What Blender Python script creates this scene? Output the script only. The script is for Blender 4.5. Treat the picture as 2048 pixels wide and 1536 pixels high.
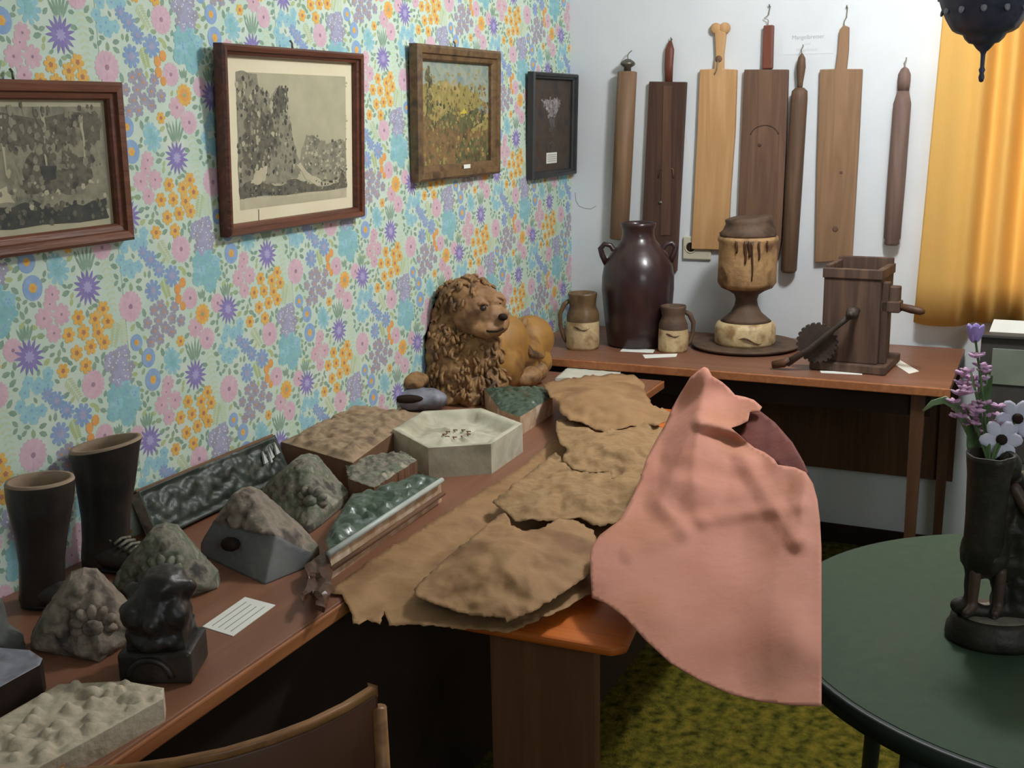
import bpy, bmesh, math, random
import numpy as np
from mathutils import Vector, Matrix, noise as mnoise
from mathutils.geometry import delaunay_2d_cdt
random.seed(7); rng = np.random.RandomState(5)
scn = bpy.context.scene
for o in list(bpy.data.objects): bpy.data.objects.remove(o)
COL = scn.collection
PI = math.pi

# ------------------------------------------------------------------ camera
YAW, PITCH, ROLL, F = 0.44514, -0.23135, 0.01979, 2250.0
CAM = np.array([-4.0613, -1.6715, 1.55])
_f = np.array([math.cos(YAW)*math.cos(PITCH), math.sin(YAW)*math.cos(PITCH), math.sin(PITCH)])
_r = np.array([math.sin(YAW), -math.cos(YAW), 0.0]); _d = np.cross(_f, _r)
c_, s_ = math.cos(ROLL), math.sin(ROLL)
RM = np.array([c_*_r+s_*_d, -s_*_r+c_*_d, _f])
cd = bpy.data.cameras.new('camera'); cam = bpy.data.objects.new('camera', cd); COL.objects.link(cam)
cd.sensor_width = 36.0; cd.lens = F*36.0/2048.0; cd.clip_start = 0.05
m4 = Matrix.Identity(4)
for i in range(3):
    m4[i][0] = RM[0][i]; m4[i][1] = -RM[1][i]; m4[i][2] = -RM[2][i]; m4[i][3] = CAM[i]
cam.matrix_world = m4
scn.camera = cam

# ------------------------------------------------------------------ light
scn.view_settings.view_transform = 'Standard'
scn.view_settings.look = 'None'
scn.view_settings.gamma = 1.0
scn.view_settings.use_curve_mapping = False
scn.view_settings.exposure = 0.0
w = bpy.data.worlds.new('world'); scn.world = w; w.use_nodes = True
bg = w.node_tree.nodes['Background']; bg.inputs[0].default_value = (0.75, 0.88, 1.0, 1); bg.inputs[1].default_value = 5.0

def area(name, loc, target, sx, sy, power, col):
    l = bpy.data.lights.new(name, 'AREA'); l.shape = 'RECTANGLE'; l.size = sx; l.size_y = sy
    l.energy = power; l.color = col
    o = bpy.data.objects.new(name, l); COL.objects.link(o); o.location = loc
    o.rotation_euler = (Vector(target)-Vector(loc)).to_track_quat('-Z', 'Y').to_euler()
    return o
pl_ = bpy.data.lights.new('ceiling_bulb', 'POINT'); pl_.energy = 58; pl_.color = (0.96, 0.975, 1.0); pl_.shadow_soft_size = .10
po_ = bpy.data.objects.new('ceiling_bulb', pl_); COL.objects.link(po_); po_.location = (-1.22, -1.38, 2.27)
area('rear_fill_light', (-4.6, -3.3, 1.9), (-1.0, -0.8, 1.4), 1.2, 0.9, 17, (0.86, 0.94, 1.0))  # soft fill added behind the camera to lift the left side; no window there

# ------------------------------------------------------------------ helpers
def ray(x, y): return RM.T @ np.array([(x-1024)/F, (y-768)/F, 1.0])
def P(x, y, z):
    r = ray(x, y); return CAM + r*((z-CAM[2])/r[2])
def W(x, y, d): return CAM + ray(x, y)*d
def PW(x, y, off=0.0):                       # left wall, plane y = -off
    r = ray(x, y); return CAM + r*((-off-CAM[1])/r[1])
def PB(x, y, off=0.0):                       # back wall, plane x = -off
    r = ray(x, y); return CAM + r*((-off-CAM[0])/r[0])
def DEP(p): return float(RM[2] @ (np.array(p)-CAM))
def MPP(p): return DEP(p)/F

def srgb(*c):
    return tuple((v/255.0/12.92 if v/255.0 <= .04045 else ((v/255.0+.055)/1.055)**2.4) for v in c)+(1,)

def mat(name, cols, scale=8, rough=.7, bump=.0, bscale=None, stretch=(1,1,1), detail=5, spec=.5, metal=0, coat=0, dist=0, trans=0):
    m = bpy.data.materials.new(name); m.use_nodes = True; nt = m.node_tree; N = nt.nodes; L = nt.links
    b = N['Principled BSDF']; b.inputs['Roughness'].default_value = rough; b.inputs['Metallic'].default_value = metal
    b.inputs['Specular IOR Level'].default_value = spec; b.inputs['Coat Weight'].default_value = coat
    b.inputs['Coat Roughness'].default_value = .12
    tc = N.new('ShaderNodeTexCoord'); mp = N.new('ShaderNodeMapping'); mp.inputs['Scale'].default_value = stretch
    L.new(tc.outputs['Object'], mp.inputs['Vector'])
    n = N.new('ShaderNodeTexNoise'); n.inputs['Scale'].default_value = scale; n.inputs['Detail'].default_value = detail
    n.inputs['Distortion'].default_value = dist; L.new(mp.outputs[0], n.inputs['Vector'])
    r = N.new('ShaderNodeValToRGB'); e = r.color_ramp.elements
    k = len(cols)
    lo, hi = .32, .68
    e[0].position = lo; e[0].color = cols[0]; e[1].position = hi; e[1].color = cols[-1]
    for i in range(1, k-1):
        q = e.new(lo+(hi-lo)*i/(k-1)); q.color = cols[i]
    L.new(n.outputs[0], r.inputs[0]); L.new(r.outputs[0], b.inputs['Base Color'])
    if bump:
        n2 = N.new('ShaderNodeTexNoise'); n2.inputs['Scale'].default_value = bscale or scale*4; n2.inputs['Detail'].default_value = 6
        L.new(mp.outputs[0], n2.inputs['Vector'])
        bp = N.new('ShaderNodeBump'); bp.inputs['Strength'].default_value = bump; bp.inputs['Distance'].default_value = .01
        L.new(n2.outputs[0], bp.inputs['Height']); L.new(bp.outputs[0], b.inputs['Normal'])
    return m

def wood(name, c1, c2, axis='x', scale=3, rough=.5, bump=.15, spec=.4):
    st = {'x': (.6, 9, 9), 'y': (9, .6, 9), 'z': (9, 9, .6)}[axis]
    return mat(name, [c1, c2, c1], scale=scale, rough=rough, bump=bump, bscale=scale*3, stretch=st, detail=7, spec=spec, dist=.6)

def link(name, me, parent=None, loc=None):
    o = bpy.data.objects.new(name, me); COL.objects.link(o)
    if parent is not None: o.parent = parent
    if loc is not None: o.location = loc
    return o

def tag(o, label=None, cat=None, group=None, kind=None):
    if label: o['label'] = label
    if cat: o['category'] = cat
    if group: o['group'] = group
    if kind: o['kind'] = kind
    return o

def thing(name, label, cat, loc=(0,0,0), rot=(0,0,0), group=None, matrix=None):
    o = bpy.data.objects.new(name, None); COL.objects.link(o); o.empty_display_size = .05
    if matrix is not None: o.matrix_world = matrix
    else: o.location = loc; o.rotation_euler = rot
    return tag(o, label, cat, group)

class MB:
    """collects geometry, builds ONE mesh"""
    def __init__(s): s.v = []; s.f = []; s.m = []; s.sm = []
    def add(s, vs, fs, mi=0, smooth=False, M=None):
        b = len(s.v)
        for p in vs:
            q = Vector(p)
            if M is not None: q = M @ q
            s.v.append(tuple(q))
        for f in fs:
            s.f.append(tuple(i+b for i in f)); s.m.append(mi); s.sm.append(smooth)
        return s
    def box(s, a, b, mi=0, M=None):
        x0, y0, z0 = [min(a[i], b[i]) for i in range(3)]; x1, y1, z1 = [max(a[i], b[i]) for i in range(3)]
        vs = [(x0,y0,z0),(x1,y0,z0),(x1,y1,z0),(x0,y1,z0),(x0,y0,z1),(x1,y0,z1),(x1,y1,z1),(x0,y1,z1)]
        return s.add(vs, [(0,3,2,1),(4,5,6,7),(0,1,5,4),(1,2,6,5),(2,3,7,6),(3,0,4,7)], mi, False, M)
    def prism(s, pts, z0, z1, mi=0, M=None, smooth=False):
        n = len(pts); a = sum(pts[i][0]*pts[(i+1) % n][1]-pts[(i+1) % n][0]*pts[i][1] for i in range(n))
        if a < 0: pts = pts[::-1]
        vs = [(p[0], p[1], z0) for p in pts]+[(p[0], p[1], z1) for p in pts]
        fs = [tuple(range(n))[::-1], tuple(range(n, 2*n))]+[(i, (i+1) % n, (i+1) % n+n, i+n) for i in range(n)]
        return s.add(vs, fs, mi, smooth, M)
    def lathe(s, prof, n=40, mi=0, M=None, cap=True, fn=None, smooth=True):
        vs = []; fs = []
        for (r, z) in prof:
            for k in range(n):
                a = 2*PI*k/n; q = (r*math.cos(a), r*math.sin(a), z)
                if fn: q = fn(q, a, z)
                vs.append(q)
        for i in range(len(prof)-1):
            for k in range(n):
                k2 = (k+1) % n; fs.append((i*n+k, i*n+k2, (i+1)*n+k2, (i+1)*n+k))
        if cap:
            fs.append(tuple(range(n))[::-1]); fs.append(tuple(range((len(prof)-1)*n, len(prof)*n)))
        return s.add(vs, fs, mi, smooth, M)
    def tube(s, path, r, n=10, mi=0, M=None, smooth=True, flat=1.0):
        path = [Vector(p) for p in path]; k = len(path); rs = r if isinstance(r, (list, tuple)) else [r]*k
        t = (path[1]-path[0]).normalized(); up = Vector((0,0,1)) if abs(t.z) < .9 else Vector((1,0,0))
        nrm = t.cross(up).normalized(); vs = []; fs = []
        for i, p in enumerate(path):
            a = path[max(i-1, 0)]; b = path[min(i+1, k-1)]; t = (b-a).normalized()
            nrm = (nrm-t*nrm.dot(t)).normalized(); bn = t.cross(nrm)
            for j in range(n):
                g = 2*PI*j/n; vs.append(p+nrm*math.cos(g)*rs[i]+bn*math.sin(g)*rs[i]*flat)
        for i in range(k-1):
            for j in range(n):
                j2 = (j+1) % n; fs.append((i*n+j, i*n+j2, (i+1)*n+j2, (i+1)*n+j))
        fs.append(tuple(range(n))[::-1]); fs.append(tuple(range((k-1)*n, k*n)))
        return s.add(vs, fs, mi, smooth, M)
    def ball(s, c, r, mi=0, M=None, nu=10, nv=7, rot=None, jit=0):
        rr = (r, r, r) if not isinstance(r, (tuple, list)) else r
        vs = [(0,0,-1)]; fs = []
        for i in range(1, nv):
            ph = -PI/2+PI*i/nv
            for k in range(nu):
                a = 2*PI*k/nu; vs.append((math.cos(ph)*math.cos(a), math.cos(ph)*math.sin(a), math.sin(ph)))
        vs.append((0,0,1))
        for k in range(nu): fs.append((0, 1+(k+1) % nu, 1+k))
        for i in range(nv-2):
            for k in range(nu):
                k2 = (k+1) % nu; fs.append((1+i*nu+k, 1+i*nu+k2, 1+(i+1)*nu+k2, 1+(i+1)*nu+k))
        b = 1+(nv-2)*nu; t = len(vs)-1
        for k in range(nu): fs.append((b+k, b+(k+1) % nu, t))
        T = Matrix.Translation(Vector(c)) @ (rot.to_4x4() if rot is not None else Matrix.Identity(4)) @ Matrix.Diagonal((rr[0], rr[1], rr[2], 1))
        if jit: vs = [tuple(q*(1+random.uniform(-jit, jit)) for q in v) for v in vs]
        return s.add(vs, fs, mi, True, T if M is None else M @ T)
    def build(s, name, mats, parent=None, loc=None, bevel=0, recentre=False, bseg=2):
        off = Vector((0,0,0))
        if recentre:
            a = np.array(s.v); off = Vector(((a[:,0].min()+a[:,0].max())/2, (a[:,1].min()+a[:,1].max())/2, a[:,2].min()))
        me = bpy.data.meshes.new(name); me.from_pydata([tuple(Vector(p)-off) for p in s.v], [], s.f)
        for m in (mats if isinstance(mats, (list, tuple)) else [mats]): me.materials.append(m)
        me.polygons.foreach_set('material_index', s.m); me.polygons.foreach_set('use_smooth', s.sm); me.update()
        o = link(name, me, parent, loc if loc is not None else (off if recentre else None))
        if bevel:
            b = o.modifiers.new('bevel', 'BEVEL'); b.width = bevel; b.segments = bseg; b.limit_method = 'ANGLE'; b.angle_limit = math.radians(40)
        return o

def remesh(o, voxel, smooth=4, disp=None):
    """grow a continuous skin from overlapping blobs and bake it"""
    r = o.modifiers.new('r', 'REMESH'); r.mode = 'VOXEL'; r.voxel_size = voxel; r.use_smooth_shade = True
    s = o.modifiers.new('s', 'SMOOTH'); s.iterations = smooth; s.factor = .5
    dg = bpy.context.evaluated_depsgraph_get(); dg.update()
    me = bpy.data.meshes.new_from_object(o.evaluated_get(dg)); o.modifiers.clear(); old = o.data
    mats = list(old.materials); o.data = me
    if not len(me.materials):
        for m in mats: me.materials.append(m)
    if disp:
        for v in me.vertices: v.co = v.co + v.normal*disp(v.co)
    for p in me.polygons: p.use_smooth = True
    return o

def inside(x, y, poly):
    c = False; n = len(poly); j = n-1
    for i in range(n):
        xi, yi = poly[i]; xj, yj = poly[j]
        if (yi > y) != (yj > y) and x < (xj-xi)*(y-yi)/(yj-yi)+xi: c = not c
        j = i
    return c
def bdist(x, y, poly):
    d = 1e9; n = len(poly)
    for i in range(n):
        ax, ay = poly[i]; bx, by = poly[(i+1) % n]; vx, vy = bx-ax, by-ay
        t = max(0, min(1, ((x-ax)*vx+(y-ay)*vy)/(vx*vx+vy*vy+1e-12)))
        d = min(d, math.hypot(x-ax-vx*t, y-ay-vy*t))
    return d
def cdt(poly, step, jag=0.0):
    """triangulate a polygon with interior points; returns verts2d, tris, number of boundary points"""
    bd = []
    n = len(poly)
    for i in range(n):
        a = poly[i]; b = poly[(i+1) % n]; L = math.hypot(b[0]-a[0], b[1]-a[1]); k = max(1, int(round(L/step)))
        for j in range(k):
            x = a[0]+(b[0]-a[0])*j/k; y = a[1]+(b[1]-a[1])*j/k
            if jag and j: x += random.uniform(-jag, jag); y += random.uniform(-jag, jag)
            bd.append((x, y))
    xs = [p[0] for p in bd]; ys = [p[1] for p in bd]; pts = list(bd)
    y = min(ys); row = 0
    while y < max(ys):
        x = min(xs)+(step/2 if row % 2 else 0)
        while x < max(xs):
            if inside(x, y, bd) and bdist(x, y, bd) > step*.45: pts.append((x, y))
            x += step
        y += step*.87; row += 1
    m = len(bd)
    vs, es, fs, ov, oe, of = delaunay_2d_cdt([Vector(p) for p in pts], [(i, (i+1) % m) for i in range(m)], [], 1, 1e-7)
    return [(v.x, v.y) for v in vs], [tuple(f) for f in fs], m

def slab_mesh(poly, z0, top, step, jag=0.0):
    """closed slab with a relief top: verts, faces"""
    v2, tr, m = cdt(poly, step, jag)
    cnt = {}
    out = []
    for t in tr:
        a, b, c = [v2[i] for i in t]
        if (b[0]-a[0])*(c[1]-a[1])-(b[1]-a[1])*(c[0]-a[0]) < 0: t = t[::-1]
        out.append(t)
        for i in range(3): cnt[(t[i], t[(i+1) % 3])] = 1
    n = len(v2); bp = [v2[i] for i in range(min(m, n))]
    vs = [(x, y, top(x, y, bdist(x, y, poly))) for x, y in v2]+[(x, y, z0) for x, y in v2]
    fs = list(out)+[tuple(i+n for i in t[::-1]) for t in out]
    for (a, b) in list(cnt):
        if (b, a) not in cnt: fs.append((b, a, a+n, b+n))
    return vs, fs, len(out)

def bumps(n, box, r0, r1, h, seed=1):
    q = np.random.RandomState(seed)
    c = np.stack([q.uniform(box[0], box[1], n), q.uniform(box[2], box[3], n), q.uniform(r0, r1, n), q.uniform(.4, 1, n)*h], 1)
    def f(x, y):
        d2 = ((x-c[:,0])**2+(y-c[:,1])**2)/c[:,2]**2
        k = d2 < 1
        return float((np.sqrt(1-d2[k])*c[k,3]).max()) if k.any() else 0.0
    return f
def basis(o, u, v):
    """matrix with origin o, x along u, y towards v (orthogonalised), z = normal"""
    o = Vector(o); u = (Vector(u)).normalized(); v = Vector(v); v = (v-u*v.dot(u)).normalized(); n = u.cross(v)
    M = Matrix.Identity(4)
    for i in range(3): M[i][0] = u[i]; M[i][1] = v[i]; M[i][2] = n[i]; M[i][3] = o[i]
    return M
def wallA(x, z, off=0.0): return basis((x, -off, z), (1,0,0), (0,0,1))
def wallB(y, z, off=0.0): return basis((-off, y, z), (0,-1,0), (0,0,1))
def pn(v): return mnoise.noise(Vector(v))

# ------------------------------------------------------------------ materials
M = {}
M['plaster'] = mat('white_plaster', [srgb(214,219,222), srgb(226,230,232)], 3, .9, .06, 60)
M['paper_base'] = mat('wallpaper_ground', [srgb(196,222,204), srgb(216,228,214)], 14, .85, .05, 90)
M['ceil'] = mat('ceiling_paint', [srgb(220,220,214), srgb(230,230,226)], 3, .95)
M['carpet'] = mat('green_carpet', [srgb(56,58,16), srgb(104,98,32), srgb(136,120,44)], 34, 1.0, 1.0, 180, spec=.1)
M['desk'] = wood('brown_desk_wood', srgb(142,98,74), srgb(128,86,64), 'x', 2.2, .42, .05)
M['desk_y'] = wood('brown_desk_wood_cross', srgb(138,96,74), srgb(122,82,62), 'y', 2.2, .42, .05)
M['edge'] = wood('worn_desk_edge', srgb(176,116,74), srgb(156,98,62), 'x', 3, .4, .05)
M['dark'] = mat('dark_stain_and_shade', [srgb(40,29,22), srgb(52,38,30)], 6, .8, .05, spec=.2)  # stained wood; also carries the shade put under the left desk
M['brownleg'] = wood('brown_leg_wood', srgb(98,66,44), srgb(82,54,36), 'z', 3, .55)
M['pine'] = wood('orange_pine', srgb(214,118,44), srgb(186,96,34), 'y', 2, .45, .05)
M['pinez'] = wood('pine_panel', srgb(120,80,50), srgb(98,64,40), 'z', 2, .6, .05)
M['frame1'] = wood('red_brown_frame', srgb(122,74,50), srgb(100,60,42), 'x', 4, .45)
M['frame2'] = wood('dark_mahogany_frame', srgb(112,66,48), srgb(84,48,36), 'x', 4, .35)
M['frame3'] = mat('old_gilt_frame', [srgb(84,62,42), srgb(118,92,58), srgb(74,54,38)], 22, .5, .2, 70)
M['frame4'] = mat('black_frame', [srgb(40,42,44), srgb(54,54,54)], 10, .5)
M['passe'] = mat('cream_mount', [srgb(226,216,182), srgb(234,226,196)], 6, .9)
M['black'] = mat('black_glaze', [srgb(24,22,20), srgb(40,36,32), srgb(58,52,46)], 14, .42, .3, 40)
M['boot'] = mat('dark_boot_glaze', [srgb(34,30,28), srgb(46,42,38), srgb(66,58,52)], 9, .38, .25, 30)
M['bootin'] = mat('boot_lining', [srgb(140,118,96), srgb(170,148,124)], 12, .8, .2)
M['relief'] = mat('lichen_grey_clay', [srgb(70,68,60), srgb(134,128,112), srgb(98,106,86), srgb(164,156,138)], 26, .8, .35, 90)
M['relief2'] = mat('warm_grey_clay', [srgb(72,64,58), srgb(144,130,114), srgb(100,98,84)], 22, .8, .35, 90)
M['relief3'] = mat('sooty_clay', [srgb(74,78,78), srgb(98,100,96), srgb(86,84,76)], 18, .75, .3, 70)
M['smoothgrey'] = mat('smooth_grey_glaze', [srgb(104,108,112), srgb(126,126,122)], 10, .5, .1)
M['greentile'] = mat('dark_green_glaze', [srgb(42,58,44), srgb(74,92,74), srgb(54,76,62), srgb(96,106,92)], 20, .35, .3, 50, coat=.3)
M['tileside'] = mat('raw_clay_side', [srgb(206,180,150), srgb(182,148,116), srgb(224,206,180)], 20, .8, .2, 60)
M['tilewhite'] = mat('pale_rim_and_glint', [srgb(200,206,196), srgb(176,186,180)], 16, .4)
M['fence'] = mat('black_green_glaze', [srgb(34,40,36), srgb(52,62,54), srgb(66,76,66)], 18, .45, .25, 50)
M['tan'] = mat('tan_plaster', [srgb(122,102,80), srgb(164,140,110), srgb(108,88,68)], 16, .85, .3, 50)
M['tanside'] = mat('brown_mould_side', [srgb(122,88,60), srgb(104,74,52)], 10, .85, .15)
M['octo'] = mat('grey_plaster', [srgb(176,172,150), srgb(196,192,170), srgb(164,158,136)], 12, .8, .2, 40)
M['stone'] = mat('pale_stone', [srgb(196,196,180), srgb(214,212,196)], 14, .85, .25)
M['wslab'] = mat('pale_relief_clay', [srgb(158,146,126), srgb(196,182,158), srgb(178,170,146)], 24, .85, .25, 80)
M['lilac'] = mat('blue_grey_glaze', [srgb(112,112,122), srgb(140,142,152), srgb(96,98,104)], 18, .45, .15)
M['lion'] = mat('ochre_glaze', [srgb(138,98,46), srgb(164,120,56), srgb(84,56,34)], 9, .6, .25, 40)
M['mane'] = mat('brown_mane_glaze', [srgb(108,80,50), srgb(156,118,74), srgb(84,60,42)], 22, .65, .3, 90)
M['face'] = mat('tan_face_glaze', [srgb(164,124,82), srgb(126,90,62)], 20, .6, .3, 60)
M['kraft'] = mat('kraft_paper', [srgb(142,106,68), srgb(158,122,82), srgb(130,94,60)], 9, .8, .35, 26, detail=7)
M['kraft2'] = mat('faded_kraft_paper', [srgb(130,100,64), srgb(160,128,88), srgb(142,110,72)], 22, .85, .5, 34, detail=8)
M['pink'] = mat('salmon_paper', [srgb(186,122,100), srgb(194,132,112), srgb(184,124,96)], 5, .8, .3, 18, detail=7)
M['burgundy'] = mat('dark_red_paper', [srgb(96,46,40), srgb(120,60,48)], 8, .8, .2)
M['jar'] = mat('brown_salt_glaze', [srgb(50,32,34), srgb(58,38,38), srgb(42,28,28)], 5, .3, .08, 30, coat=.25, spec=.5)
M['jug'] = mat('brown_over_cream_glaze', [srgb(84,66,44), srgb(110,86,58), srgb(60,44,32)], 14, .4, .15)
M['cream'] = mat('crazed_cream_glaze', [srgb(186,160,116), srgb(206,184,140), srgb(150,118,80)], 20, .5, .2)
M['urn'] = mat('weathered_ochre_clay', [srgb(150,116,78), srgb(180,144,98), srgb(116,84,56)], 16, .7, .25)
M['urnd'] = mat('sooty_brown_clay', [srgb(76,58,44), srgb(96,74,56), srgb(60,46,36)], 14, .7, .25)
M['drip'] = mat('dark_brown_drip', [srgb(70,42,26), srgb(88,56,34)], 20, .4)
M['mill'] = wood('old_dark_wood', srgb(104,80,64), srgb(78,60,50), 'z', 3, .7, .3)
M['iron'] = mat('rusty_iron', [srgb(66,58,54), srgb(88,74,66)], 24, .6, .2, metal=.4)
M['card'] = mat('white_card', [srgb(232,232,222), srgb(240,240,232)], 10, .9)
M['ink'] = mat('grey_print', [srgb(120,120,116), srgb(130,130,126)], 10, .9)
M['fig'] = mat('dark_bronze', [srgb(30,28,22), srgb(46,42,32), srgb(58,50,40)], 16, .5, .25, 50, metal=.25)
M['figskin'] = mat('worn_bronze_skin', [srgb(66,50,40), srgb(88,66,52)], 16, .5, .1)
M['sand'] = mat('grey_sand_top', [srgb(112,108,96), srgb(134,128,114)], 40, .95, .3)
M['greentop'] = mat('green_table_top', [srgb(48,66,48), srgb(54,72,52)], 40, .7, .05, 120, spec=.25)
M['greenrim'] = mat('dark_green_rim', [srgb(28,40,34), srgb(36,48,42)], 10, .5)
M['lantern'] = mat('dark_blue_metal', [srgb(62,68,88), srgb(82,84,104), srgb(56,66,78)], 22, .45, .2, 60, metal=.35)
M['lglass'] = mat('pale_lantern_glass', [srgb(140,144,158), srgb(160,160,168)], 30, .3)
M['pinkfl'] = mat('pink_petals', [srgb(190,150,184), srgb(214,168,200), srgb(172,140,176)], 30, .7)
M['violet'] = mat('violet_petals', [srgb(164,142,214), srgb(186,166,226)], 30, .7)
M['whitefl'] = mat('white_petals', [srgb(196,194,214), srgb(214,212,226)], 20, .7)
M['leaf'] = mat('green_leaf', [srgb(60,88,48), srgb(92,122,66)], 20, .55)
M['leaf2'] = mat('pale_green_leaf', [srgb(120,146,104), srgb(142,164,122)], 20, .55)
M['socket'] = mat('cream_plastic', [srgb(206,200,176), srgb(212,206,184)], 5, .4)
M['hook'] = mat('dull_metal', [srgb(96,96,86), srgb(120,118,104)], 20, .4, metal=.7)
M['string'] = mat('grey_string', [srgb(120,116,98), srgb(140,134,116)], 60, .95)
M['cab'] = mat('dark_cabinet', [srgb(58,54,52), srgb(72,68,64)], 8, .6)
M['cabp'] = mat('grey_green_panel', [srgb(112,120,106), srgb(126,134,118)], 10, .6)
M['chairw'] = wood('bent_beech', srgb(150,108,66), srgb(122,84,50), 'x', 3, .4, .05)
M['chairp'] = mat('brown_plywood', [srgb(92,58,36), srgb(76,46,30)], 5, .5)

# ------------------------------------------------------------------ room
H = 2.42
def struct(o): o['kind'] = 'structure'; return o
b = MB(); b.box((-6.2, -4.6, -.1), (.2, .2, 0)); fl = struct(b.build('floor', M['carpet']))
b = MB(); b.box((-6.2, -4.6, H), (.2, .2, H+.1)); struct(b.build('ceiling', M['ceil']))
b = MB(); b.box((-6.2, 0, 0), (0, .2, H)); wl = struct(b.build('wall_left', M['plaster']))
WY0, WY1, WZ0, WZ1 = -1.42, -2.75, .93, 2.15
b = MB(); b.box((0, -4.6, 0), (.2, WY1, H)); b.box((0, WY1, 0), (.2, WY0, WZ0)); b.box((0, WY1, WZ1), (.2, WY0, H)); b.box((0, WY0, 0), (.2, .2, H))
wb = struct(b.build('wall_back', M['plaster']))
b = MB(); b.box((-6.2, -4.6, 0), (0, -4.4, H)); struct(b.build('wall_right', M['plaster']))
b = MB(); b.box((-6.4, -4.6, 0), (-6.2, .2, H)); struct(b.build('wall_front', M['plaster']))
b = MB(); b.box((-.014, -4.4, 0), (0, -.001, .07)); struct(b.build('baseboard_back', M['dark'], bevel=.003))
b = MB(); b.box((-6.2, -.014, 0), (-.014, 0, .07)); struct(b.build('baseboard_left', M['dark'], bevel=.003))
# window behind the curtain
wf = MB(); t = .05
wf.box((.06, WY1, WZ0), (.12, WY1+t, WZ1)); wf.box((.06, WY0-t, WZ0), (.12, WY0, WZ1)); wf.box((.06, WY1, WZ0), (.12, WY0, WZ0+t)); wf.box((.06, WY1, WZ1-t), (.12, WY0, WZ1))
ym = (WY0+WY1)/2; wf.box((.07, ym-.025, WZ0), (.11, ym+.025, WZ1))
win = struct(wf.build('window_1', M['ceil'], bevel=.004))
g = bpy.data.materials.new('window_glass'); g.use_nodes = True; nt = g.node_tree
for n in list(nt.nodes): nt.nodes.remove(n)
o_ = nt.nodes.new('ShaderNodeOutputMaterial'); mx = nt.nodes.new('ShaderNodeMixShader'); tr = nt.nodes.new('ShaderNodeBsdfTransparent'); gl = nt.nodes.new('ShaderNodeBsdfGlossy')
gl.inputs['Roughness'].default_value = .02; mx.inputs[0].default_value = .06
nt.links.new(tr.outputs[0], mx.inputs[1]); nt.links.new(gl.outputs[0], mx.inputs[2]); nt.links.new(mx.outputs[0], o_.inputs[0])
b = MB(); b.box((.088, WY1+t, WZ0+t), (.092, ym-.025, WZ1-t)); b.build('pane', g, win)
b = MB(); b.box((.088, ym+.025, WZ0+t), (.092, WY0-t, WZ1-t)); b.build('pane', g, win)
b = MB(); b.box((.0, WY1, WZ0), (.06, WY0, WZ0+.018)); b.build('sill', M['ceil'], win, bevel=.004)

# ------------------------------------------------------------------ wallpaper
WC = dict(base=M['paper_base'])
for k, (a, c) in dict(lb=((132,190,206),(156,206,214)), teal=((118,182,190),(140,196,198)), blue=((122,158,208),(146,176,216)), blue2=((116,150,200),(140,166,210)),
        lil=((150,150,186),(172,170,200)), pur=((120,104,176),(140,124,190)), purl=((164,152,206),(176,166,214)), pink=((216,170,190),(226,188,202)),
        pinkd=((150,112,140),(166,128,150)), rose=((210,164,182),(222,182,194)), org=((230,166,58),(238,182,82)), ord=((176,104,72),(190,120,84)), orr=((228,146,66),(236,160,80)),
        gry=((146,142,164),(164,158,178)), gr=((116,150,128),(140,168,144)), gr2=((132,160,122),(156,178,134)), lg=((182,198,146),(196,208,164)), lg2=((168,186,118),(182,196,136)), pale=((196,212,170),(206,220,184)), wh=((222,228,226),(230,234,232))).items():
    fm = lambda t: tuple(v*.84+w_*.16 for v, w_ in zip(t, (212,226,214)))
    WC[k] = mat('print_'+k, [srgb(*fm(a)), srgb(*fm(c))], 60, .85)
WK = list(WC); WI = {k: i for i, k in enumerate(WK)}
DX, DZ, HZ = .28125, -.235, .468      # the repeat: columns drop by half
X0, Z0 = -2.3685, 0.0
shapes = []                             # (polygon, material, layer, cx, cz)
occ = []                                # occupied discs
def wpt(px, py):
    p = PW(px, py); return p[0]-X0, p[2]
def petals(cx, cz, r, n, inner, ph=0, pointy=False):
    pts = []
    for k in range(n):
        a = ph+2*PI*k/n; h = PI/n
        if pointy:
            pts += [(cx+r*inner*math.cos(a-h), cz+r*inner*math.sin(a-h)), (cx+r*.8*math.cos(a-h*.42), cz+r*.8*math.sin(a-h*.42)), (cx+r*math.cos(a), cz+r*math.sin(a)), (cx+r*.8*math.cos(a+h*.42), cz+r*.8*math.sin(a+h*.42))]
        else:
            pts += [(cx+r*inner*math.cos(a-h), cz+r*inner*math.sin(a-h)), (cx+r*.93*math.cos(a-h*.6), cz+r*.93*math.sin(a-h*.6)), (cx+r*math.cos(a), cz+r*math.sin(a)), (cx+r*.93*math.cos(a+h*.6), cz+r*.93*math.sin(a+h*.6))]
    return pts
def disc(cx, cz, r, n=10, sq=1): return [(cx+r*math.cos(2*PI*k/n), cz+r*sq*math.sin(2*PI*k/n)) for k in range(n)]
def addp(poly, m, layer, cx, cz): shapes.append((poly, m, layer, cx, cz))
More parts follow.
